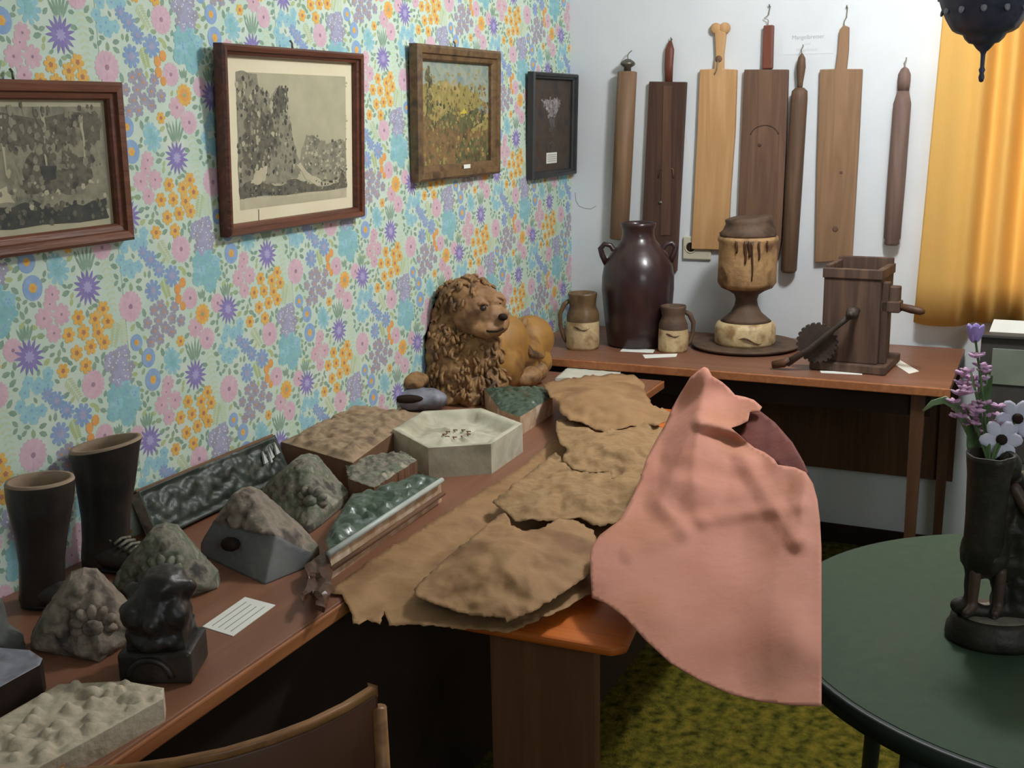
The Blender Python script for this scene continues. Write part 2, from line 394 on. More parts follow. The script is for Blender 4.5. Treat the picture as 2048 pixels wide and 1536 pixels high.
def flower(px, py, rp, kind, mul=1.0):
    cx, cz = wpt(px, py); d = DEP(PW(px, py)); r = rp*d/F*1.36*mul; occ.append((cx, cz, r))
    ph = random.uniform(0, 6)
    if kind == 'round': addp(disc(cx, cz, r, 16, 1.05), 'blue', 3, cx, cz); addp(petals(cx, cz, r*.42, 6, .8), 'org', 5, cx, cz); addp(disc(cx, cz, r*.16, 6), 'orr', 6, cx, cz)
    elif kind == 'star': addp(petals(cx, cz, r*1.15, 15, .52, ph, True), 'pur', 4, cx, cz); addp(petals(cx, cz, r*.42, 9, .6, ph, True), 'purl', 6, cx, cz)
    elif kind == 'pink':
        addp(petals(cx, cz, r, 18, .84, ph), 'pink', 3, cx, cz)
        for k in range(9):
            a = ph+2*PI*k/9; c = (cx+math.cos(a)*r*.56, cz+math.sin(a)*r*.56); ca, sa = math.cos(a), math.sin(a); l, w_ = r*.26, r*.045
            addp([(c[0]-ca*l, c[1]-sa*l), (c[0]-sa*w_, c[1]+ca*w_), (c[0]+ca*l, c[1]+sa*l), (c[0]+sa*w_, c[1]-ca*w_)], 'rose', 5, cx, cz)
        addp(disc(cx, cz, r*.17, 7), 'pinkd', 6, cx, cz)
    elif kind == 'pinks': addp(petals(cx, cz, r, 8, .7, ph), 'rose', 3, cx, cz); addp(disc(cx, cz, r*.14, 6), 'pinkd', 6, cx, cz)
    elif kind == 'org': addp(petals(cx, cz, r, 6, .62, ph), 'org', 4, cx, cz); addp(petals(cx, cz, r*.33, 5, .6, ph), 'ord', 6, cx, cz)
    elif kind == 'osm': addp(disc(cx, cz, r, 8, 1.15), 'orr', 4, cx, cz)
    elif kind == 'obig': addp(petals(cx, cz, r, 12, .78, ph), 'org', 4, cx, cz); addp(petals(cx, cz, r*.6, 8, .7, ph), 'orr', 5, cx, cz); addp(disc(cx, cz, r*.2, 6), 'gr2', 6, cx, cz)
    elif kind == 'pansy':
        addp(petals(cx, cz, r, 5, .66, ph), 'gry', 3, cx, cz); addp(disc(cx, cz, r*.22, 5), 'orr', 6, cx, cz)
    elif kind in ('daisy', 'daisyl'):
        addp(petals(cx, cz, r, 9, .55, ph), 'blue2' if kind == 'daisy' else 'lb', 3, cx, cz); addp(petals(cx, cz, r*.42, 7, .5, ph+.3), 'lil' if kind == 'daisy' else 'teal', 5, cx, cz)
    elif kind == 'soft': addp(petals(cx, cz, r, 5, .72, ph), 'lb', 2, cx, cz); addp(disc(cx, cz, r*.2, 6), 'blue', 5, cx, cz)
def cluster(px, py, rp, col, small, n, seed):
    cx, cz = wpt(px, py); d = DEP(PW(px, py))*1.3; r = rp*d/F; occ.append((cx, cz, r*.95)); q = random.Random(seed)
    addp(petals(cx, cz, r*.72, 9, .85), col, 1, cx, cz)
    for k in range(n):
        a = q.uniform(0, 6.28); rr = r*math.sqrt(q.uniform(.1, 1))*.86; x = cx+rr*math.cos(a); z = cz+rr*math.sin(a)*1.05
        addp(petals(x, z, small*d/F, 5, .66, a), q.choice([col, col, 'lb' if col == 'teal' else 'gry']), 2+k % 3, cx, cz)
        addp(disc(x, z, small*d/F*.16, 5), 'wh' if col == 'lil' else 'blue', 6, cx, cz)
for a in [(311,465,10)]: flower(*a, 'org', 1.1)
flower(361,498,21,'pink'); flower(260,613,24,'pink'); flower(379,596,17,'pink'); flower(434,606,15,'pink'); flower(390,655,15,'pinks',1.1); flower(413,677,17,'pink')
cluster(405,470,27,'lil',9,26,3); cluster(412,541,31,'teal',11,26,4)
for a in [(253,478),(271,483),(286,466),(247,496),(268,490),(286,487),(258,530),(248,540),(262,545),(275,533),(240,520)]: flower(*a, 10, 'soft')
for a in [(285,505,11),(300,519,14),(317,539,13),(343,552,17),(305,581,17)]: flower(*a, 'daisy')
for a in [(364,565,7),(354,578,7),(356,598,7),(365,612,6)]: flower(*a, 'osm')
flower(404,628,16,'obig'); flower(360,682,9,'org')
for a in [(320,611),(307,620),(327,624),(348,614),(316,641),(343,637),(294,646),(361,641),(329,655),(309,662),(343,663),(301,684),(319,678)]: flower(*a, 10, 'pansy')
flower(272,685,12,'round'); flower(296,715,14,'round'); flower(305,759,16,'round'); flower(345,725,19,'daisyl'); flower(340,712,14,'daisyl')
flower(390,749,21,'star'); flower(455,618,20,'star')
for a in [(335,767,13),(322,810,15),(349,800,15),(337,834,13),(331,784,11)]: flower(*a, 'pinks')
for a in [(414,784),(375,803),(401,803),(421,805),(383,828),(406,826),(360,835),(415,842),(394,852),(372,865),(386,886)]: flower(*a, 11, 'org')
def leaf(x, z, ang, l, w_, col, lay=1):
    ca, sa = math.cos(ang), math.sin(ang)
    f = lambda u, v: (x+ca*u-sa*v, z+sa*u+ca*v)
    addp([f(-l/2, 0), f(-l*.2, w_/2), f(l*.2, w_*.45), f(l/2, 0), f(l*.2, -w_*.45), f(-l*.2, -w_/2)], col, lay, x, z)
def blades(px, py, n, spread, ln, col):
    cx, cz = wpt(px, py); d = DEP(PW(px, py))/F
    for k in range(n):
        a = PI/2+(k-(n-1)/2)*spread; l = ln*d*random.uniform(.8, 1.05); x = cx+math.cos(a)*(l/2+12*d)*1.0; z = cz+math.sin(a)*(l/2+14*d)
        leaf(x, z, a, l, 6*d, col, 1); occ.append((x, z, 5*d))
def fern(px, py, ang, ln, col):
    cx, cz = wpt(px, py); d = DEP(PW(px, py))/F
    for k in range(9):
        t = k/8; x = cx+math.cos(ang)*ln*d*(t-.5); z = cz+math.sin(ang)*ln*d*(t-.5); l = (16-6*t)*d
        for s in (1, -1): leaf(x+math.cos(ang+s*1.0)*l*.5, z+math.sin(ang+s*1.0)*l*.5, ang+s*1.0, l, 4.2*d, col, 1)
        occ.append((x, z, l*.8))
blades(390,735,6,.2,46,'gr'); blades(452,606,5,.22,30,'gr'); blades(404,612,4,.22,22,'gr')
fern(424,742,-PI/2+.1,86,'pale'); fern(432,825,-PI/2-.3,40,'lg'); fern(246,664,PI/2,46,'pale'); fern(327,500,-1.0,44,'lg'); fern(330,575,-1.3,34,'lg2')
def wrapd(x, z, ox, oz):
    best = 9
    for i in (-1, 0, 1):
        for k in (-1, 0, 1):
            best = min(best, math.hypot(x-ox-i*DX, z-oz-i*DZ-k*HZ))
    return best
zc = .72
for tr_ in range(1500):
    x = random.uniform(0, DX); z = zc+random.uniform(0, HZ)
    if all(wrapd(x, z, ox, oz) > r+.0045 for ox, oz, r in occ):
        a = random.uniform(0, PI); l = random.uniform(.014, .022)
        leaf(x, z, a, l, l*.52, random.choice(['gr', 'gr', 'gr', 'gr2', 'lg2', 'gr']), 1); occ.append((x, z, l*.42))
SW = .5625
verts = []; faces = []; mi = []
def wbox(x0, x1):
    b0 = len(verts); verts.extend([(x0,0,0),(x1,0,0),(x1,0,H),(x0,0,H),(x0,-.0012,0),(x1,-.0012,0),(x1,-.0012,H),(x0,-.0012,H)])
    for f in [(4,5,6,7),(0,4,7,3),(5,1,2,6)]: faces.append(tuple(i+b0 for i in f)); mi.append(0)
wbox(.0008, SW-.0008)
for j in range(2):
    for k in range(-5, 6):
        for faces_i, (poly, m, lay, cx, cz) in enumerate(shapes):
            ox, oz = j*DX, j*DZ+k*HZ
            if not (.03 < cz+oz < H-.03): continue
            pts = [(p[0]+ox, p[1]+oz) for p in poly]
            if min(p[0] for p in pts) < -.02: pass
            b0 = len(verts); yy = -.0012-.00013*lay-.0000031*(faces_i % 40)
            verts.extend([(p[0], yy, p[1]) for p in pts])
            ar = sum(pts[i][0]*pts[(i+1) % len(pts)][1]-pts[(i+1) % len(pts)][0]*pts[i][1] for i in range(len(pts)))
            idx = list(range(b0, b0+len(pts)));
            if ar < 0: idx = idx[::-1]
            faces.append(tuple(idx)); mi.append(WI[m])
me = bpy.data.meshes.new('wallpaper_strip'); me.from_pydata(verts, [], faces)
for k in WK: me.materials.append(WC[k])
me.polygons.foreach_set('material_index', mi); me.update()
for i in range(-3, 5):
    link('wallpaper_strip', me, wl, (X0+SW*i, 0, 0))
b = MB(); b.box((-6.2, -.0012, 0), (X0+SW*-3, 0, H)); b.build('wallpaper_strip', M['paper_base'], wl)

# ------------------------------------------------------------------ curtain
cm = bpy.data.materials.new('ochre_curtain'); cm.use_nodes = True; nt = cm.node_tree; N = nt.nodes
for n in list(N): N.remove(n)
out = N.new('ShaderNodeOutputMaterial'); mx = N.new('ShaderNodeMixShader'); df = N.new('ShaderNodeBsdfDiffuse'); tl = N.new('ShaderNodeBsdfTranslucent'); nz = N.new('ShaderNodeTexNoise'); cr = N.new('ShaderNodeValToRGB')
tcx = N.new('ShaderNodeTexCoord'); mpx = N.new('ShaderNodeMapping'); mpx.inputs['Scale'].default_value = (60, 60, 8); nt.links.new(tcx.outputs['Object'], mpx.inputs[0]); nt.links.new(mpx.outputs[0], nz.inputs['Vector']); nz.inputs['Scale'].default_value = 4
cr.color_ramp.elements[0].color = srgb(226,186,106); cr.color_ramp.elements[1].color = srgb(234,198,122)
nt.links.new(nz.outputs[0], cr.inputs[0]); nt.links.new(cr.outputs[0], df.inputs[0]); tl.inputs[0].default_value = srgb(250,212,140); mx.inputs[0].default_value = .36
nt.links.new(df.outputs[0], mx.inputs[1]); nt.links.new(tl.outputs[0], mx.inputs[2]); nt.links.new(mx.outputs[0], out.inputs[0])
b = MB(); nu, nv = 220, 10; vs = []; fs = []
CY0, CY1 = -1.285, -2.5
for j in range(nv+1):
    z = .85+(2.3-.85)*j/nv
    for i in range(nu+1):
        u = i/nu; y = CY0+(CY1-CY0)*u; s = abs(y-CY0)
        amp = .004 if s < .11 else min(.035, .004+(s-.11)*.5)
        ph = (s-.11)*2*PI/.105
        x = -.055-amp*math.sin(ph)*(1+.15*math.sin(z*3+i*.05)) - .012*math.sin(s*9+z)
        y2 = y - .03*(z-.85)*max(0, 1-s/.4)
        vs.append((x, y2, z-.01*math.sin(s*20)*(j == 0)))
for j in range(nv):
    for i in range(nu):
        a = j*(nu+1)+i; fs.append((a, a+nu+1, a+nu+2, a+1))
b.add(vs, fs, 0, True)
cur = thing('curtain', 'ochre yellow curtain hanging in folds at the right before the lit window', 'curtain', (-.055, -1.9, .85))
o = b.build('cloth', cm, cur); o.matrix_parent_inverse = Matrix.Translation((.055, 1.9, -.85))
sd = o.modifiers.new('s', 'SOLIDIFY'); sd.thickness = .0012
b = MB(); b.tube([(-.055, -1.2, 2.31), (-.055, -2.9, 2.31)], .012); o = b.build('rail', M['hook'], cur); o.matrix_parent_inverse = Matrix.Translation((.055, 1.9, -.85))
for y in (-1.25, -2.8):
    b = MB(); b.box((-.06, y-.01, 2.3), (0, y+.01, 2.32)); o = b.build('bracket', M['hook'], cur); o.matrix_parent_inverse = Matrix.Translation((.055, 1.9, -.85))

# ------------------------------------------------------------------ desks
ZA, ZB, ZT = .72, .76, .70
def sub(parent, name, mb, m, **k):     # part given in world coordinates under a thing that is only translated
    o = mb.build(name, m, parent, **k); o.matrix_parent_inverse = parent.matrix_world.inverted() if False else Matrix.Translation(-Vector(parent.location)); return o
ta = thing('desk', 'long brown wooden desk along the flowered wall covered with clay reliefs', 'desk', (-2.2, -.3, 0))
b = MB(); b.box((-4.2, -.588, ZA-.024), (-.665, -.004, ZA)); sub(ta, 'desk_top', b, M['desk'], bevel=.003)
b = MB(); b.box((-4.2, -.596, ZA-.026), (-.665, -.5885, ZA-.001)); sub(ta, 'edge_strip', b, M['edge'], bevel=.003)
b = MB(); b.box((-4.15, -.552, .06), (-.70, -.534, ZA-.024)); sub(ta, 'modesty_or_shade_panel', b, M['dark'])  # dark sheet added in place of the shade below the desk top
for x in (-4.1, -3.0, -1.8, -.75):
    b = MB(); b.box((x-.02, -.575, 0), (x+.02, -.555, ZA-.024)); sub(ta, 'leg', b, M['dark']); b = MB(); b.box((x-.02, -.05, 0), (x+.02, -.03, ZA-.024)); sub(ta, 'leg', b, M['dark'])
tb = thing('desk', 'brown wooden desk under the hanging mangle boards on the white wall', 'desk', (-.33, -.73, 0))
b = MB(); b.box((-.632, -1.452, ZB-.024), (-.02, -.012, ZB)); sub(tb, 'desk_top', b, M['desk_y'], bevel=.003)
b = MB(); b.box((-.642, -1.455, ZB-.028), (-.6325, -.012, ZB-.001)); sub(tb, 'edge_strip', b, M['edge'], bevel=.003)
b = MB(); b.box((-.60, -1.40, ZB-.10), (-.582, -.05, ZB-.024)); sub(tb, 'apron', b, M['dark'])
b = MB(); b.box((-.07, -1.445, .30), (-.052, -.03, ZB-.024)); sub(tb, 'modesty_or_shade_panel', b, M['brownleg'])
for (x, y) in ((-.60, -1.365), (-.60, -.06), (-.08, -1.41), (-.08, -.05)):
    b = MB(); s0, s1 = .02, .013
    b.add([(x-s1,y-s1,0),(x+s1,y-s1,0),(x+s1,y+s1,0),(x-s1,y+s1,0),(x-s0,y-s0,ZB-.024),(x+s0,y-s0,ZB-.024),(x+s0,y+s0,ZB-.024),(x-s0,y+s0,ZB-.024)], [(0,3,2,1),(4,5,6,7),(0,1,5,4),(1,2,6,5),(2,3,7,6),(3,0,4,7)])
    sub(tb, 'leg', b, M['brownleg'])
tc_ = thing('table', 'low orange pine table half hidden under torn brown paper in the middle', 'table', (-1.7, -.85, 0))
b = MB(); t3a, t3b = P(690, 1204, ZT), P(1246, 1301, ZT); b.prism([(t3a[0], -.602), (t3b[0], t3b[1]+.02), (t3b[0]+.02, t3b[1]), (-.95, -.90), (-.93, -.88), (-.93, -.602)], ZT-.017, ZT); sub(tc_, 'table_top', b, M['pine'], bevel=.006)
for x, yy_ in ((-2.42, -1.04), (-1.02, -.87)):
    b = MB(); b.box((x-.012, yy_, 0), (x+.012, yy_+.2, ZT-.017)); sub(tc_, 'leg_panel', b, M['pinez'], bevel=.002)
b = MB(); b.box((-2.408, -.87, .3), (-1.032, -.85, .42)); sub(tc_, 'stretcher', b, M['dark'])

# ------------------------------------------------------------------ pictures on the left wall
def picture(name, label, x0, x1, z0, z1, w_, t_, fm, tilt, inner, art, profile=2, group=None):
    """frame of four rails with mitred profile; leans out at the top by `tilt` radians; art(part parent, W, H, builder)"""
    Wd, Hd = x1-x0, z1-z0
    Mx = wallA(x0, z0, .004) @ Matrix.Rotation(tilt, 4, 'X')
    root = thing(name, label, 'picture', matrix=Mx)
    def rail(a, b, c, d):
        m = MB()
        prof = [(0, 0), (0, t_*.8), (.18, t_), (.55, t_*.92), (.62, t_*.7), (.9, t_*.62), (1, t_*.45), (1, 0)]
        v = []
        for (s, h) in prof:
            for (o_, i_) in ((a, d), (b, c)):
                v.append((o_[0]+(i_[0]-o_[0])*s, o_[1]+(i_[1]-o_[1])*s, h))
        n = len(prof); f = []
        for i in range(n):
            j = (i+1) % n; f.append((2*i, 2*i+1, 2*j+1, 2*j))
        f.append(tuple(2*i for i in range(n))[::-1]); f.append(tuple(2*i+1 for i in range(n)))
        m.add(v, f); m.build('rail', fm, root)
    O = [(0,0),(Wd,0),(Wd,Hd),(0,Hd)]; I = [(w_,w_),(Wd-w_,w_),(Wd-w_,Hd-w_),(w_,Hd-w_)]
    for i in range(4): rail(O[i], O[(i+1) % 4], I[(i+1) % 4], I[i])
    m = MB(); m.box((w_*.6, w_*.6, .001), (Wd-w_*.6, Hd-w_*.6, .004)); mt_ = m.build('mount', inner, root)
    art(mt_, Wd, Hd, w_)
    m = MB(); m.tube([(Wd/2, Hd-.003, .004), (Wd/2, Hd+.012, .004), (Wd/2, Hd+.018, -.002)], .0025, 6); m.build('hanger', M['hook'], root)
    return root
def flat(root, name, items, mats_):
    """flat print: list of (polygon, material index, layer)"""
    m = MB()
    for poly, k, lay in items:
        z = .0042+.0002*lay; a = sum(poly[i][0]*poly[(i+1) % len(poly)][1]-poly[(i+1) % len(poly)][0]*poly[i][1] for i in range(len(poly)))
        if a < 0: poly = poly[::-1]
        m.add([(p[0], p[1], z) for p in poly], [tuple(range(len(poly)))], k)
    return m.build(name, mats_, root)
E1 = mat('engraving_mid', [srgb(126,124,106), srgb(150,146,124), srgb(108,108,94)], 26, .9, detail=8)
E2 = mat('engraving_light', [srgb(172,168,140), srgb(186,180,152)], 18, .9, detail=8)
E3 = mat('engraving_dark', [srgb(88,86,74), srgb(112,108,92), srgb(74,74,66)], 40, .9, detail=9)
E4 = mat('engraving_pale', [srgb(196,188,160), srgb(180,172,146)], 30, .9, detail=9)
E5 = mat('engraving_deep', [srgb(62,66,64), srgb(82,82,74)], 40, .9, detail=9)
def rough(poly, amp, n=5):
    out = []; k = len(poly)
    for i in range(k):
        a, b_ = poly[i], poly[(i+1) % k]
        for j in range(n):
            t = j/n; out.append((a[0]+(b_[0]-a[0])*t+random.uniform(-amp, amp)*(j > 0), a[1]+(b_[1]-a[1])*t+random.uniform(-amp, amp)*(j > 0)))
    return out
def R4(a, b_, c, d): return [(a, b_), (c, b_), (c, d), (a, d)]
def sc(pts, W_, H_): return [(u*W_, v*H_) for u, v in pts]
def dabs(it, poly, n, r0, r1, cols, lay, seed, asp=1.0):
    """small brush or burin dabs scattered inside a shape"""
    q = random.Random(seed); xs = [p[0] for p in poly]; ys = [p[1] for p in poly]; k = 0; tries = 0
    while k < n and tries < n*12:
        tries += 1; x = q.uniform(min(xs), max(xs)); y = q.uniform(min(ys), max(ys))
        if not inside(x, y, poly): continue
        r = q.uniform(r0, r1); a = q.uniform(0, 6.3)
        it.append(([(x+r*math.cos(a+t)*q.uniform(.6, 1), y+r*asp*math.sin(a+t)*q.uniform(.6, 1)) for t in (0, 1.2, 2.5, 3.7, 5.0)], q.choice(cols), lay+(k % 20)*.04)); k += 1
def art1(root, W_, H_, w_):
    it = [(R4(w_, w_, W_-w_, H_-w_), 1, 0), (R4(w_+.02, w_+.03, W_-w_-.008, H_-w_-.012), 0, 1)]
    for k in range(3):
        x = .42+.19*k; it.append((rough(sc([(x, .46+.03*(k % 3)), (x+.008, .46), (x+.012, .8), (x-.004, .8)], W_, H_), .003, 4), 1, 3))
    it.append((rough(sc([(.1,.15),(.9,.15),(.9,.28),(.7,.25),(.5,.3),(.3,.24),(.1,.3)], W_, H_), .006), 4, 2))
    it.append((rough(sc([(.48,.35),(.7,.32),(.86,.4),(.82,.55),(.66,.5),(.58,.62),(.5,.5)], W_, H_), .006), 2, 2))
    it.append((rough(sc([(.59,.42),(.65,.42),(.66,.5),(.58,.5)], W_, H_), .002), 4, 4))
    it.append((rough(sc([(.1,.6),(.5,.62),(.9,.64),(.9,.8),(.1,.8)], W_, H_), .01), 2, 1.5))
    it.append((rough(sc([(.2,.28),(.45,.3),(.42,.4),(.25,.42)], W_, H_), .006), 3, 3))
    B_ = lambda u0, v0, u1, v1: R4(u0*W_, v0*H_, u1*W_, v1*H_)
    dabs(it, B_(.12,.5,.9,.86), 200, .003, .010, [0,2,2,0,2], 3.2, 1, 1.3); dabs(it, B_(.12,.26,.9,.5), 150, .003, .009, [0,0,1,0,2], 3.2, 2); dabs(it, B_(.1,.16,.9,.27), 100, .003, .009, [4,2,4,2], 3.2, 3)
    flat(root, 'engraving', it, [E1, E2, E3, E4, E5])
def art2(root, W_, H_, w_):
    a0, a1, b0, b1 = .12, .90, .19, .86
    S = lambda pts: [((a0+(a1-a0)*u)*W_, (b0+(b1-b0)*v)*H_) for u, v in pts]
    it = [(S(R4(0, -.09, 1, 0)), 3, 1), (S(R4(0, 0, 1, 1)), 1, 1)]
    it.append((rough(S([(0,.05),(0,1),(.17,.99),(.2,.84),(.27,.8),(.33,.88),(.36,.84),(.42,.88),(.44,.78),(.4,.7),(.45,.62),(.48,.45),(.52,.3),(.55,.2),(.5,.12),(.3,.1)]), .004), 0, 2))
    it.append((rough(S([(.02,.3),(.05,.62),(.12,.75),(.2,.7),(.3,.6),(.33,.45),(.28,.3),(.16,.2)]), .006), 2, 3))
    it.append((rough(S([(.3,.78),(.36,.88),(.43,.87),(.42,.74),(.36,.68)]), .004), 2, 3))
    it.append((rough(S([(.52,.26),(.6,.5),(.7,.48),(.8,.4),(1,.45),(1,.1),(.7,.08),(.58,.15)]), .004), 0, 2))
    it.append((rough(S([(.5,.24),(.54,.26),(.62,.16),(.74,.08),(.8,.05),(.7,.04),(.58,.12)]), .003), 3, 4))
    it.append((rough(S([(0,0),(1,.0),(1,.06),(.95,.16),(.9,.05),(.7,.04),(.5,.12),(.3,.08),(.1,.14),(0,.1)]), .004), 2, 4))
    it.append((rough(S([(.09,.12),(.14,.22),(.24,.25),(.22,.14),(.15,.1)]), .003), 3, 5))
    it.append((rough(S([(.6,.6),(1,.66),(1,.45),(.8,.42),(.66,.5)]), .004), 1, 3))
    it.append((S([(.15,-.22),(.155,-.22),(.155,-.1),(.15,-.1)]), 4, 2))
    for k in range(5): it.append((S(R4(.22, -.03-.012*k, .82, -.035-.012*k)), 1, 2))
    dabs(it, S([(0,.12),(0,.97),(.16,.97),(.27,.82),(.42,.84),(.45,.62),(.5,.4),(.52,.2)]), 420, .002, .008, [0,2,0,2,4,1], 3.2, 4, 1.3)
    dabs(it, S([(.28,.6),(.3,.8),(.36,.9),(.44,.9),(.43,.7)]), 60, .002, .006, [2,4,2], 3.4, 5, 1.5)
    dabs(it, S([(.54,.25),(.6,.5),(.7,.5),(.8,.42),(1,.46),(1,.12),(.7,.09)]), 220, .002, .008, [0,1,0,2,3], 3.2, 6, .8)
    dabs(it, S([(0,0),(1,0),(1,.08),(.9,.1),(.5,.1),(.1,.12)]), 160, .002, .007, [2,4,2,0], 4.4, 7, .7); dabs(it, S([(.55,.5),(1,.5),(1,.98),(.5,.98)]), 90, .006, .016, [1,1,1], 2.0, 8, .3)
    flat(root, 'engraving', it, [E1, E2, E3, E4, E5])
P1 = mat('oil_sky', [srgb(116,140,140), srgb(158,166,148), srgb(128,146,138)], 16, .6, .2, detail=7)
P2 = mat('oil_gold', [srgb(168,152,92), srgb(146,136,76), srgb(178,158,104)], 20, .6, .2, detail=7)
P3 = mat('oil_brown', [srgb(112,90,58), srgb(138,110,72), srgb(92,76,50)], 26, .6, .2, detail=7)
P4 = mat('oil_green', [srgb(78,84,56), srgb(104,104,66), srgb(64,68,50)], 26, .6, .2, detail=7)
P5 = mat('oil_yellow', [srgb(206,190,60), srgb(190,168,70)], 26, .6)
def art3(root, W_, H_, w_):
    a, b_ = w_/W_*.95, w_/H_*.95
    S = lambda pts: [((a+(1-2*a)*u)*W_, (b_+(1-2*b_)*v)*H_) for u, v in pts]
    it = [(S(R4(0,0,1,1)), 0, 1), (rough(S([(0,0),(1,0),(1,.62),(.85,.7),(.7,.72),(.55,.78),(.35,.82),(.2,.78),(0,.8)]), .006), 1, 2)]
    it.append((rough(S([(0,0),(1,0),(1,.35),(.8,.3),(.6,.34),(.45,.42),(.3,.36),(0,.5)]), .008), 2, 3))
    it.append((rough(S([(.1,.5),(.09,.86),(.13,.92),(.17,.84),(.18,.5)]), .004), 3, 4))
    it.append((rough(S([(.5,0),(1,0),(1,.3),(.9,.25),(.75,.22),(.6,.3)]), .008), 3, 4))
    it.append((rough(S([(.2,.42),(.4,.5),(.6,.46),(.8,.56),(.95,.5),(.9,.4),(.6,.32),(.4,.36)]), .006), 3, 4))
    it.append((rough(S([(.78,.5),(.9,.78),(1,.86),(1,.5)]), .006), 0, 4))
    it.append((rough(S([(.56,.5),(.66,.5),(.62,.55)]), .003), 4, 6)); it.append((rough(S([(.5,.42),(.52,.42),(.515,.6),(.5,.6)]), .001), 2, 6))
    dabs(it, S(R4(0,.0,1,.36)), 320, .003, .012, [2,2,3,1,2], 4.2, 11); dabs(it, S(R4(.02,.36,1,.62)), 260, .003, .011, [1,3,1,2,3], 4.2, 12); dabs(it, S(R4(.05,.6,.95,.78)), 160, .004, .012, [1,1,1,2], 4.2, 13); dabs(it, S(R4(.02,.76,.98,.98)), 120, .004, .014, [0,0,0,1], 4.2, 14, .5)
    dabs(it, S([(.09,.4),(.09,.86),(.13,.94),(.18,.84),(.19,.4)]), 60, .003, .007, [3,3,2], 5.2, 15, 1.4); it.append((rough(S([(.56,.5),(.66,.5),(.62,.55)]), .003), 4, 7))
    flat(root, 'painting', it, [P1, P2, P3, P4, P5])
    m = MB(); m.box((W_*.52, w_*.62, .0262), (W_*.60, w_*.62+.012, .0275)); m.build('plate', M['card'], root)
G1 = mat('dark_cloth_ground', [srgb(62,50,44), srgb(78,66,54), srgb(54,50,56)], 14, .7, detail=7)
G2 = mat('grey_lace', [srgb(168,160,158), srgb(120,114,114), srgb(188,182,178)], 40, .8, detail=6)
G3 = mat('dim_lace', [srgb(84,80,78), srgb(100,96,92)], 40, .8)
def art4(root, W_, H_, w_):
    S = lambda pts: [(u*W_, v*H_) for u, v in pts]
    it = [(S(R4(.06,.06,.94,.94)), 0, 1)]
    dabs(it, S([(.26,.76),(.4,.58),(.5,.54),(.62,.6),(.74,.76)]), 60, .003, .010, [1,1,2], 3.4, 21); dabs(it, S([(.42,.6),(.48,.3),(.58,.3),(.62,.6)]), 40, .003, .009, [2,2,0], 2.6, 22)
    it.append((rough(S([(.26,.74),(.34,.7),(.4,.62),(.5,.58),(.6,.6),(.68,.68),(.72,.75),(.62,.74),(.55,.76),(.45,.73),(.36,.75)]), .006, 4), 1, 3))
    it.append((rough(S([(.42,.6),(.52,.42),(.62,.6)]), .008, 4), 2, 2))
    it.append((S(R4(.40,.13,.64,.235)), 3, 3))
    for k in range(4): it.append((S(R4(.42, .15+.02*k, .62, .155+.02*k)), 4, 5))
    flat(root, 'exhibit', it, [G1, G2, G3, M['card'], M['ink']])
picture('framed_engraving', 'wide brown wooden frame with a dark forest engraving, leftmost picture, cut by the photo edge', -2.83, -2.348, 1.331, 1.634, .034, .028, M['frame1'], .02, M['passe'], art1)
picture('framed_engraving', 'mahogany framed engraving of a rocky cliff with a wide cream mount', -2.062, -1.505, 1.306, 1.722, .026, .028, M['frame2'], .05, M['passe'], art2)
picture('framed_painting', 'small landscape painting in an old gilt brown frame between engraving and black frame', -1.215, -.682, 1.378, 1.762, .043, .032, M['frame3'], .03, M['passe'], art3)
picture('framed_exhibit', 'small black frame with pale lace and a label, hung nearest the room corner', -.415, -.012, 1.342, 1.708, .022, .028, M['frame4'], .03, G1, art4)

# ------------------------------------------------------------------ boards and rollers on the back wall
def yz(px, py, off=.02): p = PB(px, py, off); return (-p[1], p[2])
def board(label, out, t_, m, hang=None, parts=None, edge=.003):
    pts = [yz(*p) for p in out]; cx = sum(p[0] for p in pts)/len(pts); zb = min(p[1] for p in pts)
    root = thing('mangle_board', label, 'board', group='mangle boards on the white wall', matrix=wallB(-cx, zb, 0))
    L_ = [(p[0]-cx, p[1]-zb) for p in pts]
    b = MB(); b.prism(L_, .004, .004+t_); b.build('board', m, root, bevel=edge)
    if parts: parts(root, lambda px, py: (yz(px, py)[0]-cx, yz(px, py)[1]-zb), .004+t_)
    if hang:
        q = [(yz(*h)[0]-cx, yz(*h)[1]-zb, .004+t_*.5+.002) for h in hang]; q[-1] = (q[-1][0], q[-1][1], .001)
        b = MB(); b.tube(q, .0018, 6); b.build('string', M['string'], root)
        b = MB(); b.tube([(q[-1][0], q[-1][1], 0), (q[-1][0], q[-1][1], .014), (q[-1][0], q[-1][1]+.006, .016)], .0022, 6); b.build('nail', M['hook'], root)
    return root
wd = wood('dark_board_wood', srgb(86,62,48), srgb(70,48,38), 'y', 3, .6)
wg = wood('groove_wood', srgb(104,74,56), srgb(88,62,48), 'y', 3, .6)
wl_ = wood('light_board_wood', srgb(202,160,112), srgb(186,142,94), 'y', 2.5, .6)
wm = wood('mid_brown_board', srgb(118,88,68), srgb(98,72,56), 'y', 3, .6)
wt = wood('tan_board_wood', srgb(150,116,86), srgb(132,102,74), 'y', 3, .6)
wr = wood('red_handle_wood', srgb(120,66,50), srgb(98,54,42), 'y', 3, .5)
wro = wood('roller_wood', srgb(140,110,82), srgb(122,94,70), 'z', 3, .6)
wro2 = wood('roller_wood_dark', srgb(108,82,62), srgb(90,68,52), 'z', 3, .6)
